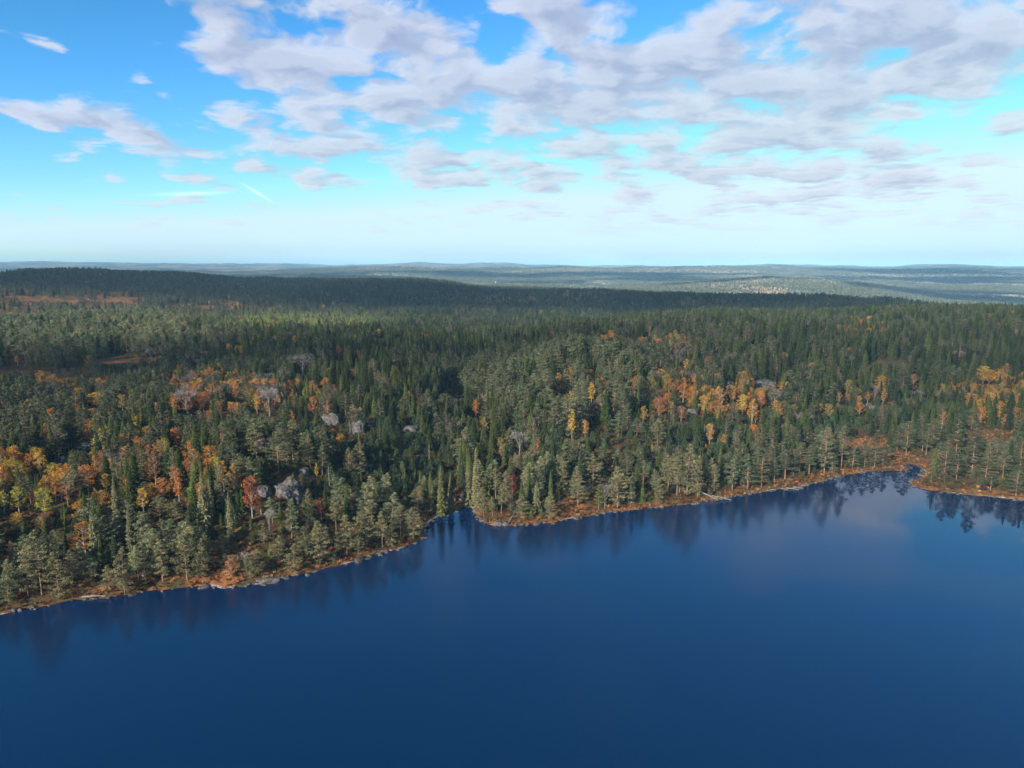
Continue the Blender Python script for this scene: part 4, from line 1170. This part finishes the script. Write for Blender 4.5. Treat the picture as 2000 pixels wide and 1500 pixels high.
for ki, kn in enumerate(NAMES):
    m = kk == ki
    c = m.sum()
    lo, hi = HM[kn]
    hgt = lo + (hi - lo) * np.clip(rng.beta(2.2, 1.8, c) + nA[m] * .5, 0, 1.1)
    if kn in ('pine', 'spruce', 'young_pine'):
        hgt = hgt * (1 - .30 * np.maximum(field(GOLD, PX[m], PY[m]), field(RED, PX[m], PY[m])) * (D[m] > 230))
    if kn in ('pine', 'spruce'):
        hgt = hgt + 4.5 * field([(1110, 780, 200, 90, 1), (930, 720, 160, 60, .6), (1700, 700, 350, 90, .5), (250, 660, 350, 60, .5), (120, 830, 160, 60, .5)], PX[m], PY[m]) * rng.uniform(.4, 1, c)
    yfrac = field(YOUNG, PX[m], PY[m])
    hgt = np.where(yfrac > .4, hgt * (1 - .28 * yfrac), hgt)
    hgt = np.where(SD[m] < 14, hgt * .9, hgt)
    dd_ = D[m]
    hm_ = cap_height(X[m], Y[m], Z[m], PX[m], hgt, 1.3 * F / dd_ * (1 if kn != 'shrub' else .5))
    jj = rng.uniform(.9, 1.03, c)
    capped = hgt > hm_
    hgt = np.where(capped, np.maximum(hm_ * jj, 0.05), hgt)
    okh = hgt > {'pine': 1.1, 'spruce': 1.0, 'young_pine': .9, 'autumn_tree': 1.2, 'shrub': .6, 'bare_tree': 3, 'dead_tree': 3}[kn]
    vs_, nom = KINDS[kn]
    sz = hgt / nom
    sx = (sz ** .75 if kn in ('pine', 'spruce') else sz) * rng.uniform(.82, 1.2, c)
    sx = sx * np.interp(D[m], [220, 350, 600, 2000], [1.0, 1.25, 1.5, 1.6] if kn == 'pine' else [1.0, 1.12, 1.3, 1.45])
    if kn == 'shrub': sx = sz * rng.uniform(.9, 1.5, c)
    t = tints(kn, c)
    if kn == 'pine':
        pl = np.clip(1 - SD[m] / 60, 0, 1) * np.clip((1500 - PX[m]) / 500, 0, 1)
        pl = np.maximum(pl, field([(150, 655, 330, 50, 1), (1110, 780, 220, 90, .35)], PX[m], PY[m]))[:, None]  # the left stand is brightened in its tint to read as sunlit
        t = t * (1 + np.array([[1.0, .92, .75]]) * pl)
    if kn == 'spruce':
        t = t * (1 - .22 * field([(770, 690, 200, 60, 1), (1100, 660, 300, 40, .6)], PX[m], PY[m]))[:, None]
    # light-green young growth strip, its tint raised further to stand in for sunshine
    if kn in ('spruce', 'young_pine'):
        strip = field([(565, 634, 215, 24, 1)], PX[m], PY[m])[:, None]
        t = t * (1 - strip) + np.array([[.25, .285, .075]]) * rng.uniform(.85, 1.15, (c, 1)) * strip
        yg = (rng.random(c) < .16)[:, None]
        t = np.where(yg & (kn == 'spruce'), np.array([[.10, .125, .035]]), t)
    rows[kn] = np.column_stack([X[m], Y[m], Z[m] - .05, rng.uniform(0, 6.283, c), sx, sz, rng.integers(0, len(vs_), c), t, rng.normal(0, .03, (c, 2)), D[m], PX[m], PY[m], hgt, SD[m]])[okh]

# low understorey between the trees
UX, UY = jitter_grid(-360, 360, 100, 440, 2.3)
k = in_view(UX, UY, 60) & (np.hypot(UX, UY) < 430) & (rng.random(len(UX)) < .62)
UX, UY = UX[k], UY[k]; USD = shore_dist(UX, UY); k = USD > 4
UX, UY, USD = UX[k], UY[k], USD[k]; UZ = ground(UX, UY, USD); UPX, UPY = project(UX, UY, UZ)
k = rng.random(len(UX)) > field(CLEAR, UPX, UPY) * .85
for rx_, ry_, rw, rd in rock_xy: k &= ~((np.abs(UX - rx_) < rw) & (np.abs(UY - ry_) < rd))
UX, UY, UZ, USD, UPX, UPY = [a[k] for a in (UX, UY, UZ, USD, UPX, UPY)]; n = len(UX)
isc = rng.random(n) < .55 - .35 * field(RED, UPX, UPY)
uh = rng.uniform(.8, 2.2, n) * np.where(isc, 1.25, 1)
ucap = cap_height(UX, UY, UZ, UPX, uh, 2.0); uh = np.minimum(uh, np.maximum(ucap, .4))
UND = {}
for kn, m in (('young_pine', isc), ('shrub', ~isc)):
    c = int(m.sum()); nom = KINDS[kn][1]; sz = uh[m] / nom
    ty = tints(kn, c)
    if kn == 'young_pine': ty = np.where((rng.random(c) < .4)[:, None], np.array([[.09, .10, .03]]), ty)
    UND[kn] = np.column_stack([UX[m], UY[m], UZ[m] - .05, rng.uniform(0, 6.28, c), sz * rng.uniform(1.0, 1.5, c), sz, rng.integers(0, len(KINDS[kn][0]), c), ty, rng.normal(0, .04, (c, 2)), np.hypot(UX[m], UY[m]), UPX[m], UPY[m], uh[m], USD[m]])

# nearest of each kind become individuals, the rest one object of stuff per kind
LIMIT = {'pine': 300, 'spruce': 300, 'young_pine': 300, 'autumn_tree': 300, 'shrub': 260, 'bare_tree': 120, 'dead_tree': 60}
bulk = {}
for kn in NAMES:
    r = rows[kn]
    nh = sum(1 for h_ in HERO if h_[0] == kn)
    vis = (r[:, 13] > 0) & (r[:, 13] < 2000) & (r[:, 14] < 1500)
    size = r[:, 15] / r[:, 12]
    size = np.where(vis, size, 0)
    order = np.argsort(-size)
    nsel = max(0, LIMIT[kn] - nh)
    sel = order[:nsel]; sel = sel[size[sel] > 0]
    m = np.zeros(len(r), bool); m[sel] = True
    for q_ in r[m]:
        indiv.append(dict(kind=kn, x=q_[0], y=q_[1], z=q_[2], rz=q_[3], sx=q_[4], sz=q_[5], var=int(q_[6]), tint=tuple(q_[7:10]), tilt=(q_[10], q_[11]), h=q_[15], px=q_[13], py=q_[14], sd=q_[16], hero=False))
    bulk[kn] = r[~m]
    if kn in UND: bulk[kn] = np.vstack([bulk[kn], UND[kn]])

def gn_stuff(name, arr, shapes, label, zscale_extra=None):
    """arr: x y z rz sx sz var r g b tx ty"""
    me = bpy.data.meshes.new(name)
    nn = len(arr)
    me.vertices.add(nn); me.vertices.foreach_set('co', arr[:, :3].astype(np.float32).ravel())
    def att(nm, typ, key, data):
        a = me.attributes.new(nm, typ, 'POINT'); a.data.foreach_set(key, np.ascontiguousarray(data, dtype=np.int32 if typ == 'INT' else np.float32).ravel())
    att('rot', 'FLOAT_VECTOR', 'vector', np.column_stack([arr[:, 10], arr[:, 11], arr[:, 3]]))
    att('scl', 'FLOAT_VECTOR', 'vector', np.column_stack([arr[:, 4], arr[:, 4], arr[:, 5]]))
    att('idx', 'INT', 'value', arr[:, 6])
    att('tint', 'FLOAT_VECTOR', 'vector', arr[:, 7:10])
    o = link(name, me)
    ng = bpy.data.node_groups.new(name + '_scatter', 'GeometryNodeTree')
    ng.interface.new_socket('Geometry', in_out='INPUT', socket_type='NodeSocketGeometry')
    ng.interface.new_socket('Geometry', in_out='OUTPUT', socket_type='NodeSocketGeometry')
    N, Lk = ng.nodes, ng.links
    gi = N.new('NodeGroupInput'); go = N.new('NodeGroupOutput')
    ip = N.new('GeometryNodeInstanceOnPoints')
    jn = N.new('GeometryNodeJoinGeometry')
    for s_ in shapes:
        oi = N.new('GeometryNodeObjectInfo'); oi.inputs['Object'].default_value = s_; oi.inputs['As Instance'].default_value = True
        Lk.new(oi.outputs['Geometry'], jn.inputs[0])
    def na(nm, typ):
        q2 = N.new('GeometryNodeInputNamedAttribute'); q2.data_type = typ; q2.inputs['Name'].default_value = nm
        return q2.outputs[0]
    mp = N.new('GeometryNodeMeshToPoints')
    Lk.new(gi.outputs[0], mp.inputs['Mesh'])
    Lk.new(mp.outputs[0], ip.inputs['Points'])
    Lk.new(jn.outputs[0], ip.inputs['Instance'])
    ip.inputs['Pick Instance'].default_value = True
    Lk.new(na('idx', 'INT'), ip.inputs['Instance Index'])
    e2r = N.new('FunctionNodeEulerToRotation'); Lk.new(na('rot', 'FLOAT_VECTOR'), e2r.inputs[0])
    Lk.new(e2r.outputs[0], ip.inputs['Rotation'])
    Lk.new(na('scl', 'FLOAT_VECTOR'), ip.inputs['Scale'])
    Lk.new(ip.outputs[0], go.inputs[0])
    md = o.modifiers.new('scatter', 'NODES'); md.node_group = ng
    tag(o, label=label, kind='stuff')
    return o

STUFF = {'pine': ('pine_forest', 'grey-green pines of the forest beyond the nearest ones'),
         'spruce': ('spruce_forest', 'dark green spruces of the forest beyond the nearest ones'),
         'young_pine': ('young_pine_forest', 'bluish young pines packed closely on the hillsides'),
         'autumn_tree': ('autumn_trees', 'far yellow and orange trees scattered in the conifer forest'),
         'shrub': ('shrubbery', 'red and brown shrubs under the forest trees'),
         'bare_tree': ('bare_trees', 'far leafless grey trees scattered in the forest'),
         'dead_tree': ('dead_trees', 'far dead grey trunks scattered in the forest')}
for kn in NAMES:
    if len(bulk[kn]): gn_stuff(STUFF[kn][0], bulk[kn], [s_[2] for s_ in KINDS[kn][0]], STUFF[kn][1])

# distant wooded hills
s = 19
X, Y = jitter_grid(-6200, 6200, 1700, 7600, s)
d = np.hypot(X, Y)
k = (d > 2450) & (d < 7400) & in_view(X, Y, 60) & (rng.random(len(X)) < np.clip(2.2 - d / 4200, .55, 1.0))
X, Y, d = X[k], Y[k], d[k]
Zg = ground(X, Y, np.full(len(X), 120.0))
bare_f = fbm(X, Y, 420, 4)
k = (rng.random(len(X)) < np.clip(1.0 - bare_f * 2.5, .25, 1))
X, Y, Zg, d, bare_f = X[k], Y[k], Zg[k], d[k], bare_f[k]
n = len(X)
cA = np.array([(.075, .078, .042), (.12, .12, .075), (.24, .20, .13), (.27, .18, .12), (.085, .095, .06)])
pick = rng.random(n) * .5 + .28 + bare_f * 2.0
ci = np.where(pick < .45, 0, np.where(pick < .75, 4, np.where(pick < .95, 1, np.where(pick < 1.15, 2, 3))))
tt = cA[ci] * rng.uniform(.8, 1.2, (n, 1))
sc1 = rng.uniform(.8, 1.25, n)
gn_stuff('distant_forest', np.column_stack([X, Y, Zg - .5, rng.uniform(0, 6.28, n), sc1 * 1.0, sc1, rng.integers(0, 3, n), tt, np.zeros((n, 2))]), [s_[2] for s_ in KINDS['stand'][0]], 'wooded far hills of mixed conifers')
print('bulk', {k_: len(v) for k_, v in bulk.items()}, 'far', n)

# heath tufts and low undergrowth
X, Y = jitter_grid(-360, 360, 90, 470, 1.25)
k = in_view(X, Y, 60) & (np.hypot(X, Y) < 460)
X, Y = X[k], Y[k]
SDt = shore_dist(X, Y); k = SDt > .35
X, Y, SDt = X[k], Y[k], SDt[k]
Zt = ground(X, Y, SDt); px, py = project(X, Y, Zt)
cl = field(CLEAR, px, py)
w = np.maximum(cl, np.clip(1.2 - SDt / 6.5, 0, 1))
k = rng.random(len(X)) < np.maximum(w * .9, .16)
X, Y, Zt, w, SDt = X[k], Y[k], Zt[k], w[k], SDt[k]
n = len(X)
hc = np.array([(.36, .17, .07), (.28, .115, .045), (.20, .075, .035), (.32, .20, .09), (.10, .09, .035)])
fc = np.array([(.11, .045, .025), (.06, .06, .025), (.13, .07, .03), (.05, .04, .022), (.16, .05, .028)])
ch = rng.integers(0, 5, n)
tt = np.where((rng.random(n) < w)[:, None], hc[ch], fc[ch]) * rng.uniform(.75, 1.2, (n, 1))
s1 = rng.uniform(.5, 1.5, n)
gn_stuff('heath_undergrowth', np.column_stack([X, Y, Zt - .03, rng.uniform(0, 6.28, n), s1 * 1.3, s1 * rng.uniform(.5, 1.2, n), rng.integers(0, 2, n), tt, np.zeros((n, 2))]), [s_[2] for s_ in KINDS['heath_tuft'][0]], 'rust and tan heath and dry grass under the trees')
print('tufts', n)

# ------------------------------------------------------------------ individual trees
GROUPS = {'pine': 'pines standing nearest the lake', 'spruce': 'spruces standing nearest the lake', 'young_pine': 'young pines of the near plantations',
          'autumn_tree': 'trees in autumn leaf', 'shrub': 'autumn shrubs between the trees', 'bare_tree': 'leafless trees', 'dead_tree': 'dead grey trunks'}
LAND = [('the left end of the shore', 60, 1160), ('the driftwood log', 205, 1165), ('the slender straight shore pine', 286, 1135), ('the broad two-topped shore pine', 370, 1120), ('the orange heath patch', 440, 1085),
        ('the pale granite slab', 525, 1115), ('the double-stemmed shore pine', 665, 1070), ('the wide spreading pine on the point', 800, 1040), ('the narrow inlet', 880, 990), ('the big white boulder', 975, 1000),
        ('the orange heath bank', 1110, 985), ('the broad conical mid-shore pine', 1206, 985), ('the close mid-shore pine group', 1330, 960), ('the fallen dead tree', 1410, 960), ('the wide round-topped dark pine', 1535, 930),
        ('the tallest slim right-shore pine', 1610, 920), ('the stream mouth', 1720, 900), ('the very tall spit pine', 1898, 925), ('the far right shore end', 1980, 950), ('the grey steep crag', 552, 960),
        ('the tall flame red tree', 493, 1000), ('the two deep orange trees', 335, 975), ('the broad pale spruce', 228, 1000), ('the yellow-green left trees', 60, 1000), ('the bright yellow tree', 80, 925),
        ('the large lopsided pine', 573, 895), ('the tall thin-crowned pine', 704, 925), ('the bright pencil spruce', 792, 970), ('the dead creek-valley stem', 838, 895), ('the crimson point tree', 1001, 955),
        ('the large bare whitish tree', 1015, 885), ('the slender golden birch', 1117, 855), ('the single pale plantation pine', 1284, 865), ('the lone golden birch', 1385, 865), ('the light dome rock', 645, 825),
        ('the dark rock face', 698, 845), ('the orange creek-valley tree', 930, 815), ('the round orange tree', 1334, 785), ('the cluster under the right crag', 1460, 815), ('the orange right-slope tree', 1678, 810),
        ('the golden right-slope birch', 1724, 790), ('the big isolated golden tree', 1919, 755), ('the right orange bog', 1940, 850), ('the widest leafless tree', 365, 810), ('the grey upper-left rocks', 165, 875),
        ('the upper-left orange-yellow tree', 345, 870), ('the broken pale rock', 800, 840), ('the dark trees behind the stream', 1770, 860)]
WORD = {'pine': 'pine', 'spruce': 'spruce', 'young_pine': 'young pine', 'autumn_tree': 'tree', 'shrub': 'shrub', 'bare_tree': 'leafless tree', 'dead_tree': 'dead trunk'}
def hue(kn, t):
    r_, g_, b_ = t
    if kn == 'autumn_tree':
        return 'crimson' if r_ > 4 * g_ else 'orange' if r_ > 1.9 * g_ else 'yellow' if r_ > 1.35 * g_ else 'yellow-green'
    if kn == 'shrub':
        return 'red' if r_ > 3.2 * g_ else 'rusty' if r_ > 1.8 * g_ else 'brown'
    if kn == 'pine': return 'grey-green' if r_ > .93 * g_ else 'green'
    if kn == 'spruce': return 'yellow-green' if g_ > .1 else 'dark green'
    if kn == 'young_pine': return 'bluish'
    return 'grey'
ORD = ['first', 'second', 'third', 'fourth', 'fifth', 'sixth', 'seventh', 'eighth', 'ninth', 'tenth', 'eleventh', 'twelfth']
ORD += ['thirteenth', 'fourteenth', 'fifteenth', 'sixteenth', 'seventeenth', 'eighteenth', 'nineteenth', 'twentieth'] + ['twenty-' + q for q in ORD[:9]] + ['thirtieth'] + ['thirty-' + q for q in ORD[:9]]
NUM = ['', '', 'two', 'three', 'four', 'five', 'six', 'seven', 'eight', 'nine', 'ten', 'eleven', 'twelve']
buckets = {}
for t in indiv:
    if t['hero']: continue
    L = min(LAND, key=lambda l: (l[1] - t['px']) ** 2 + ((l[2] - t['py']) * 1.6) ** 2)
    dx, dy = t['px'] - L[1], (t['py'] - L[2]) * 1.6
    rel = ('behind' if dy < 0 else 'in front of') if abs(dy) > abs(dx) else ('left of' if dx < 0 else 'right of')
    buckets.setdefault((hue(t['kind'], t['tint']), WORD[t['kind']], rel, L[0]), []).append(t)
for (hu, wd_, rel, lm), ts in buckets.items():
    lm = lm if len(lm.split()) < 6 else lm.replace('the ', '', 1)
    ts.sort(key=lambda t: t['px'])
    nB_ = len(ts)
    plural = wd_ + ('es' if wd_.endswith('uce') and False else 's')
    for i, t in enumerate(ts):
        t['_n'] = nB_
        if nB_ == 1: t['label'] = f'{hu} {wd_} standing {rel} {lm}'
        elif nB_ == 2: t['label'] = f'{"left" if i == 0 else "right"} one of two {hu} {plural} {rel} {lm}'
        elif nB_ <= 12: t['label'] = f'{ORD[i]} from the left of {NUM[nB_]} {hu} {plural} {rel} {lm}'
    if nB_ > 12:
        tiers = ['nearer', 'farther'] if nB_ <= 24 else ['nearest', 'middle', 'farthest']
        byd = sorted(ts, key=lambda t: -t['py']); step = -(-nB_ // len(tiers))
        for k_, tn in enumerate(tiers):
            row_ = sorted(byd[k_ * step:(k_ + 1) * step], key=lambda t: t['px'])
            for i, t in enumerate(row_): t['label'] = f'{ORD[min(i, 38)]} from left in {tn} row of {hu} {plural} {rel} {lm}'

for t in indiv:
    wl = t['label'].split()
    if len(wl) > 16: t['label'] = t['label'].replace(' from the left of ', ' of ')
    if len(t['label'].split()) > 16: t['label'] = t['label'].replace(' the ', ' ')
indiv.sort(key=lambda t: (t['kind'], not t['hero'], t['px']))
OBJN = {'pine': 'pine_tree', 'spruce': 'spruce_tree', 'young_pine': 'young_pine', 'autumn_tree': 'autumn_tree', 'shrub': 'autumn_shrub', 'bare_tree': 'bare_tree', 'dead_tree': 'dead_tree'}
CATN = {'shrub': 'shrub'}
for t in indiv:
    kn = t['kind']
    tm, cm, _ = KINDS[kn][0][t['var']]
    root = bpy.data.objects.new(OBJN[kn], None); COL.objects.link(root)
    root.empty_display_size = .5
    tl = t.get('tilt', (0, 0))
    root.location = (t['x'], t['y'], t['z']); root.rotation_euler = (tl[0], tl[1], t['rz']); root.scale = (t['sx'], t['sx'], t['sz'])
    tag(root, t['label'], CATN.get(kn, 'tree'), GROUPS[kn])
    for nm, me_ in (('trunk', tm), ('crown', cm)):
        if me_ is None: continue
        if kn == 'bare_tree' and nm == 'crown': nm = 'twigs'
        if kn == 'dead_tree' and nm == 'crown': nm = 'branches'
        if kn == 'shrub': nm = 'stems' if nm == 'trunk' else 'leaves'
        c_ = bpy.data.objects.new(nm, me_); COL.objects.link(c_); c_.parent = root
        c_['tint'] = [float(a) for a in t['tint']]
print('individuals', len(indiv))

# ------------------------------------------------------------------ rocks
for (i, x, y, z, w, dpt, h, nm, lab) in rocks_build:
    V, Fc = make_rock(100 + i, w, dpt, h, 4 if w > 5 else 3)
    o = link(nm, mesh_from(nm, V, Fc, [M_ROCK], smooth=False))
    o.location = (x, y, z - .1 * h); o.rotation_euler = (0, 0, rng.normal() * .2)
    tag(o, lab, 'rock', 'rocks of the hillsides and the shore')
# stones along the waterline
st_meshes = []
for k in range(4):
    V, Fc = make_rock(300 + k, 1.6, 1.3, .5, 2)
    st_meshes.append(mesh_from('shore_stone', V, Fc, [M_ROCK]))
shp = lake[(lake[:, 1] > 90) & (np.abs(lake[:, 0]) < 420)]
ppx, ppy = project(shp[:, 0], shp[:, 1], np.zeros(len(shp)))
shp = shp[(ppx > 0) & (ppx < 2000) & (ppy < 1300)]
cand = shp[rng.permutation(len(shp))[:210]]
cpx, cpy = project(cand[:, 0], cand[:, 1], np.zeros(len(cand)))
SCOUNT = {}
SEG = [('left of the driftwood log', 0, 200), ('between driftwood log and orange heath patch', 200, 430), ('along the pale granite slabs', 430, 600), ('between the granite slabs and the point', 600, 835),
       ('inside the narrow inlet', 835, 935), ('at the stony point', 935, 1030), ('below the orange heath bank', 1030, 1190), ('below the broad conical pine', 1190, 1290), ('at the close mid-shore pine group', 1290, 1400),
       ('right of the fallen dead tree', 1400, 1500), ('below the wide round-topped pine', 1500, 1600), ('below the tallest slim pine', 1600, 1690), ('at the stream mouth', 1690, 1820), ('along the spit', 1820, 2001)]
for i, (c, p_) in enumerate(sorted(zip(cand.tolist(), cpx.tolist()), key=lambda a: a[1])):
    o = link('shore_stone', st_meshes[i % 4])
    s_ = float(np.clip(rng.lognormal(-.35, .45), .3, 1.7))
    o.location = (c[0] + rng.normal() * .5, c[1] + rng.normal() * .5, rng.uniform(-.1, .12) * s_)
    o.rotation_euler = (rng.normal() * .2, rng.normal() * .2, rng.uniform(0, 6.28)); o.scale = (s_ * rng.uniform(.7, 1.4), s_, s_ * rng.uniform(.6, 1.2))
    sg = next(a for a in SEG if a[1] <= p_ < a[2]) if 0 <= p_ < 2001 else SEG[0]
    SCOUNT[sg[0]] = SCOUNT.get(sg[0], 0) + 1
    tag(o, ORD[SCOUNT[sg[0]] - 1] + ' small grey stone from left ' + sg[0], 'stone', 'small stones along the waterline ' + sg[0])

# ------------------------------------------------------------------ driftwood and fallen trees
def log_obj(name, a_px, b_px, r0, r1, lab, branches=0, z0=.25, z1=.25):
    ax, ay = unproj(*a_px, z0); bx_, by_ = unproj(*b_px, z1)
    T = TB(); np.random.seed(int(a_px[0]))
    p = np.array([0, 0, 0.]); q_ = np.array([bx_ - ax, by_ - ay, z1 - z0])
    mid = (p + q_) / 2 + np.array([0, .15, .08])
    T.tube(p, mid, r0, (r0 + r1) / 2, 8); T.tube(mid, q_, (r0 + r1) / 2, r1, 8)
    root = bpy.data.objects.new(name, None); COL.objects.link(root); root.location = (ax, ay, z0)
    tag(root, lab, 'log')
    link('trunk', T.mesh('trunk', [M_DEAD]), root)
    for k in range(branches):
        B = TB(); s_ = np.random.uniform(.3, .95); c = p + (q_ - p) * s_
        d = np.array([np.random.normal(), np.random.normal() * .6, np.random.uniform(.2, 1.0)]); d /= np.linalg.norm(d); L = np.random.uniform(.8, 2.0)
        B.tube(c, c + d * L, .05, .015, 4); B.tube(c + d * L * .5, c + d * L * .8 + np.array([.3, .2, .1]), .03, .01, 3)
        link('branch', B.mesh('branch', [M_DEAD]), root)
log_obj('driftwood_log', (160, 1166), (206, 1164), .22, .12, 'long whitish driftwood log lying on the left shore', 2, .35, .5)
log_obj('fallen_tree', (1390, 968), (1428, 977), .16, .08, 'fallen dead grey tree reaching into the water at mid shore', 6, 1.2, .1)
log_obj('fallen_tree', (1372, 962), (1400, 976), .2, .08, 'second dead trunk leaning behind the fallen tree at mid shore', 4, 1.8, .3)
log_obj('fallen_tree', (1535, 953), (1560, 957), .2, .08, 'dead branch lying in the water below the round-topped pine', 4, .4, .1)
log_obj('fallen_tree', (992, 1022), (1006, 1000), .15, .06, 'crooked grey dead branch leaning up beside the big white boulder', 3, .4, 2.5)

# small white tower far off on the sunlit hill
x, y, z = hit(968, 556)
M_WHITE = plain_mat('white_paint', (.8, .8, .8), (.75, .75, .76), .5)
root = bpy.data.objects.new('white_tower', None); COL.objects.link(root); root.location = (x, y, z)
tag(root, 'tiny white tower standing above the far sunlit forest', 'tower')
dist = math.hypot(x, y); hh = 5.5 * dist / F; T = TB(); T.tube((0, 0, -2), (0, 0, hh * .72), hh * .10, hh * .08, 12); link('shaft', T.mesh('shaft', [M_WHITE]), root)
T = TB(); T.tube((0, 0, hh * .72), (0, 0, hh), hh * .16, hh * .16, 12); T.tube((0, 0, hh), (0, 0, hh * 1.08), hh * .16, .05, 12); link('tank', T.mesh('tank', [M_WHITE]), root)

# ------------------------------------------------------------------ clouds between the sun and the land (high behind and left of the camera)
def cloud_mat():
    m, n, o = new_mat('cloud_vapour')
    geo = n.a('ShaderNodeNewGeometry')
    fc_ = n.m('ABSOLUTE', n.vm('DOT_PRODUCT', geo.outputs['Normal'], geo.outputs['Incoming']))
    nz = n.noise(geo.outputs['Position'], .006, 5, .6)
    at_ = n.a('ShaderNodeAttribute', attribute_type='OBJECT', attribute_name='thickness'); oi_ = at_.outputs['Fac']
    fac = n.m('MULTIPLY', n.rng(fc_, .02, .30), n.m('MULTIPLY', n.rng(nz, .30, .60, .6, 1.1), oi_))
    df = n.a('ShaderNodeBsdfDiffuse'); df.inputs['Color'].default_value = (.85, .85, .85, 1)
    tl = n.a('ShaderNodeBsdfTranslucent'); tl.inputs['Color'].default_value = (.85, .85, .85, 1)
    mx = n.a('ShaderNodeMixShader'); mx.inputs[0].default_value = .4; n.l.new(df.outputs[0], mx.inputs[1]); n.l.new(tl.outputs[0], mx.inputs[2])
    tr = n.a('ShaderNodeBsdfTransparent')
    m2 = n.a('ShaderNodeMixShader'); n.l.new(fac, m2.inputs[0]); n.l.new(tr.outputs[0], m2.inputs[1]); n.l.new(mx.outputs[0], m2.inputs[2])
    n.l.new(m2.outputs[0], o.inputs[0])
    return m
M_CLOUD = cloud_mat()
CZ = 3400.0
SHADE = [ # ground centre x, y, half length x, half length y
    (350, 500, 300, 120), (330, 335, 190, 85), (-110, 485, 190, 50), (-300, 420, 120, 40), (60, 380, 110, 50),
    (-560, 1640, 800, 400), (150, 1500, 560, 420), (520, 1180, 420, 300), (900, 900, 300, 260), (-130, 1230, 260, 70), (1300, 1500, 400, 250),
    (1150, 3300, 560, 150), (-300, 4300, 800, 260), (1500, 4600, 900, 300), (300, 5600, 1500, 320), (-1800, 5200, 900, 400), (3000, 5200, 900, 350), (2300, 3700, 420, 200), (-1200, 3300, 500, 220), (2200, 2900, 420, 120), (200, 3700, 320, 110)]
sr = np.random.default_rng(12)
for _ in range(20):
    y_ = float(np.exp(sr.uniform(math.log(2700), math.log(9000))))
    SHADE.append((float(sr.uniform(-.72, .72)) * y_, y_, float(sr.uniform(.07, .20)) * y_, float(sr.uniform(.04, .09)) * y_))
import bmesh as _bm
for i, (gx_, gy_, ax_, ay_) in enumerate(SHADE):
    bm = _bm.new(); _bm.ops.create_icosphere(bm, subdivisions=5, radius=1)
    V = np.array([v.co[:] for v in bm.verts]); Fc = np.array([[v.index for v in f.verts] for f in bm.faces]); bm.free()
    k_ = 1 + .75 * fbm(V[:, 0] * 1.0 + 31 * i, V[:, 1] * 1.0 + V[:, 2] * .4 - 17 * i, .8, 5)
    k2 = 1 + .5 * fbm(V[:, 0] * 3 + 11 * i, V[:, 1] * 3 + V[:, 2] * 3, 1.1, 4)
    th = 12 + .03 * min(ax_, ay_)
    V = V * (k_ * 1.0)[:, None] * np.array([ax_, ay_, th]) * np.stack([np.ones(len(V)), np.ones(len(V)), np.where(V[:, 2] > 0, k2 * 1.3, .6)], 1)
    sh_ = CZ / math.tan(SUN_EL)
    o = link('cloud', mesh_from('cloud', V, Fc, [M_CLOUD], smooth=True))
    o.location = (gx_ + SUNV.x / math.hypot(SUNV.x, SUNV.y) * sh_, gy_ + SUNV.y / math.hypot(SUNV.x, SUNV.y) * sh_, CZ)
    o['thickness'] = .62 if gx_ < 0 and gy_ < 1300 else .15 if gy_ < 900 else .55 if gy_ < 2000 else .9
    tag(o, kind='structure')

# ------------------------------------------------------------------ haze
def haze_box():
    x, y0, y1, z0, z1 = 46500, -46500, 46500, -152, 215
    V = [(-x, y0, z0), (x, y0, z0), (x, y1, z0), (-x, y1, z0), (-x, y0, z1), (x, y0, z1), (x, y1, z1), (-x, y1, z1)]
    Fc = [(0, 3, 2, 1), (4, 5, 6, 7), (0, 1, 5, 4), (1, 2, 6, 5), (2, 3, 7, 6), (3, 0, 4, 7)]
    m, n_, o = new_mat('haze_air')
    pv = n_.a('ShaderNodeVolumePrincipled')
    pv.inputs['Color'].default_value = (.38, .70, 1.0, 1)
    pv.inputs['Density'].default_value = 0.000066
    pv.inputs['Density Attribute'].default_value = ''
    pv.inputs['Anisotropy'].default_value = -0.25
    n_.l.new(pv.outputs[0], o.inputs['Volume'])
    ob = link('haze', mesh_from('haze', V, Fc, [m]))
    tag(ob, 'thin blue haze filling the air over the forest', kind='stuff')
haze_box()
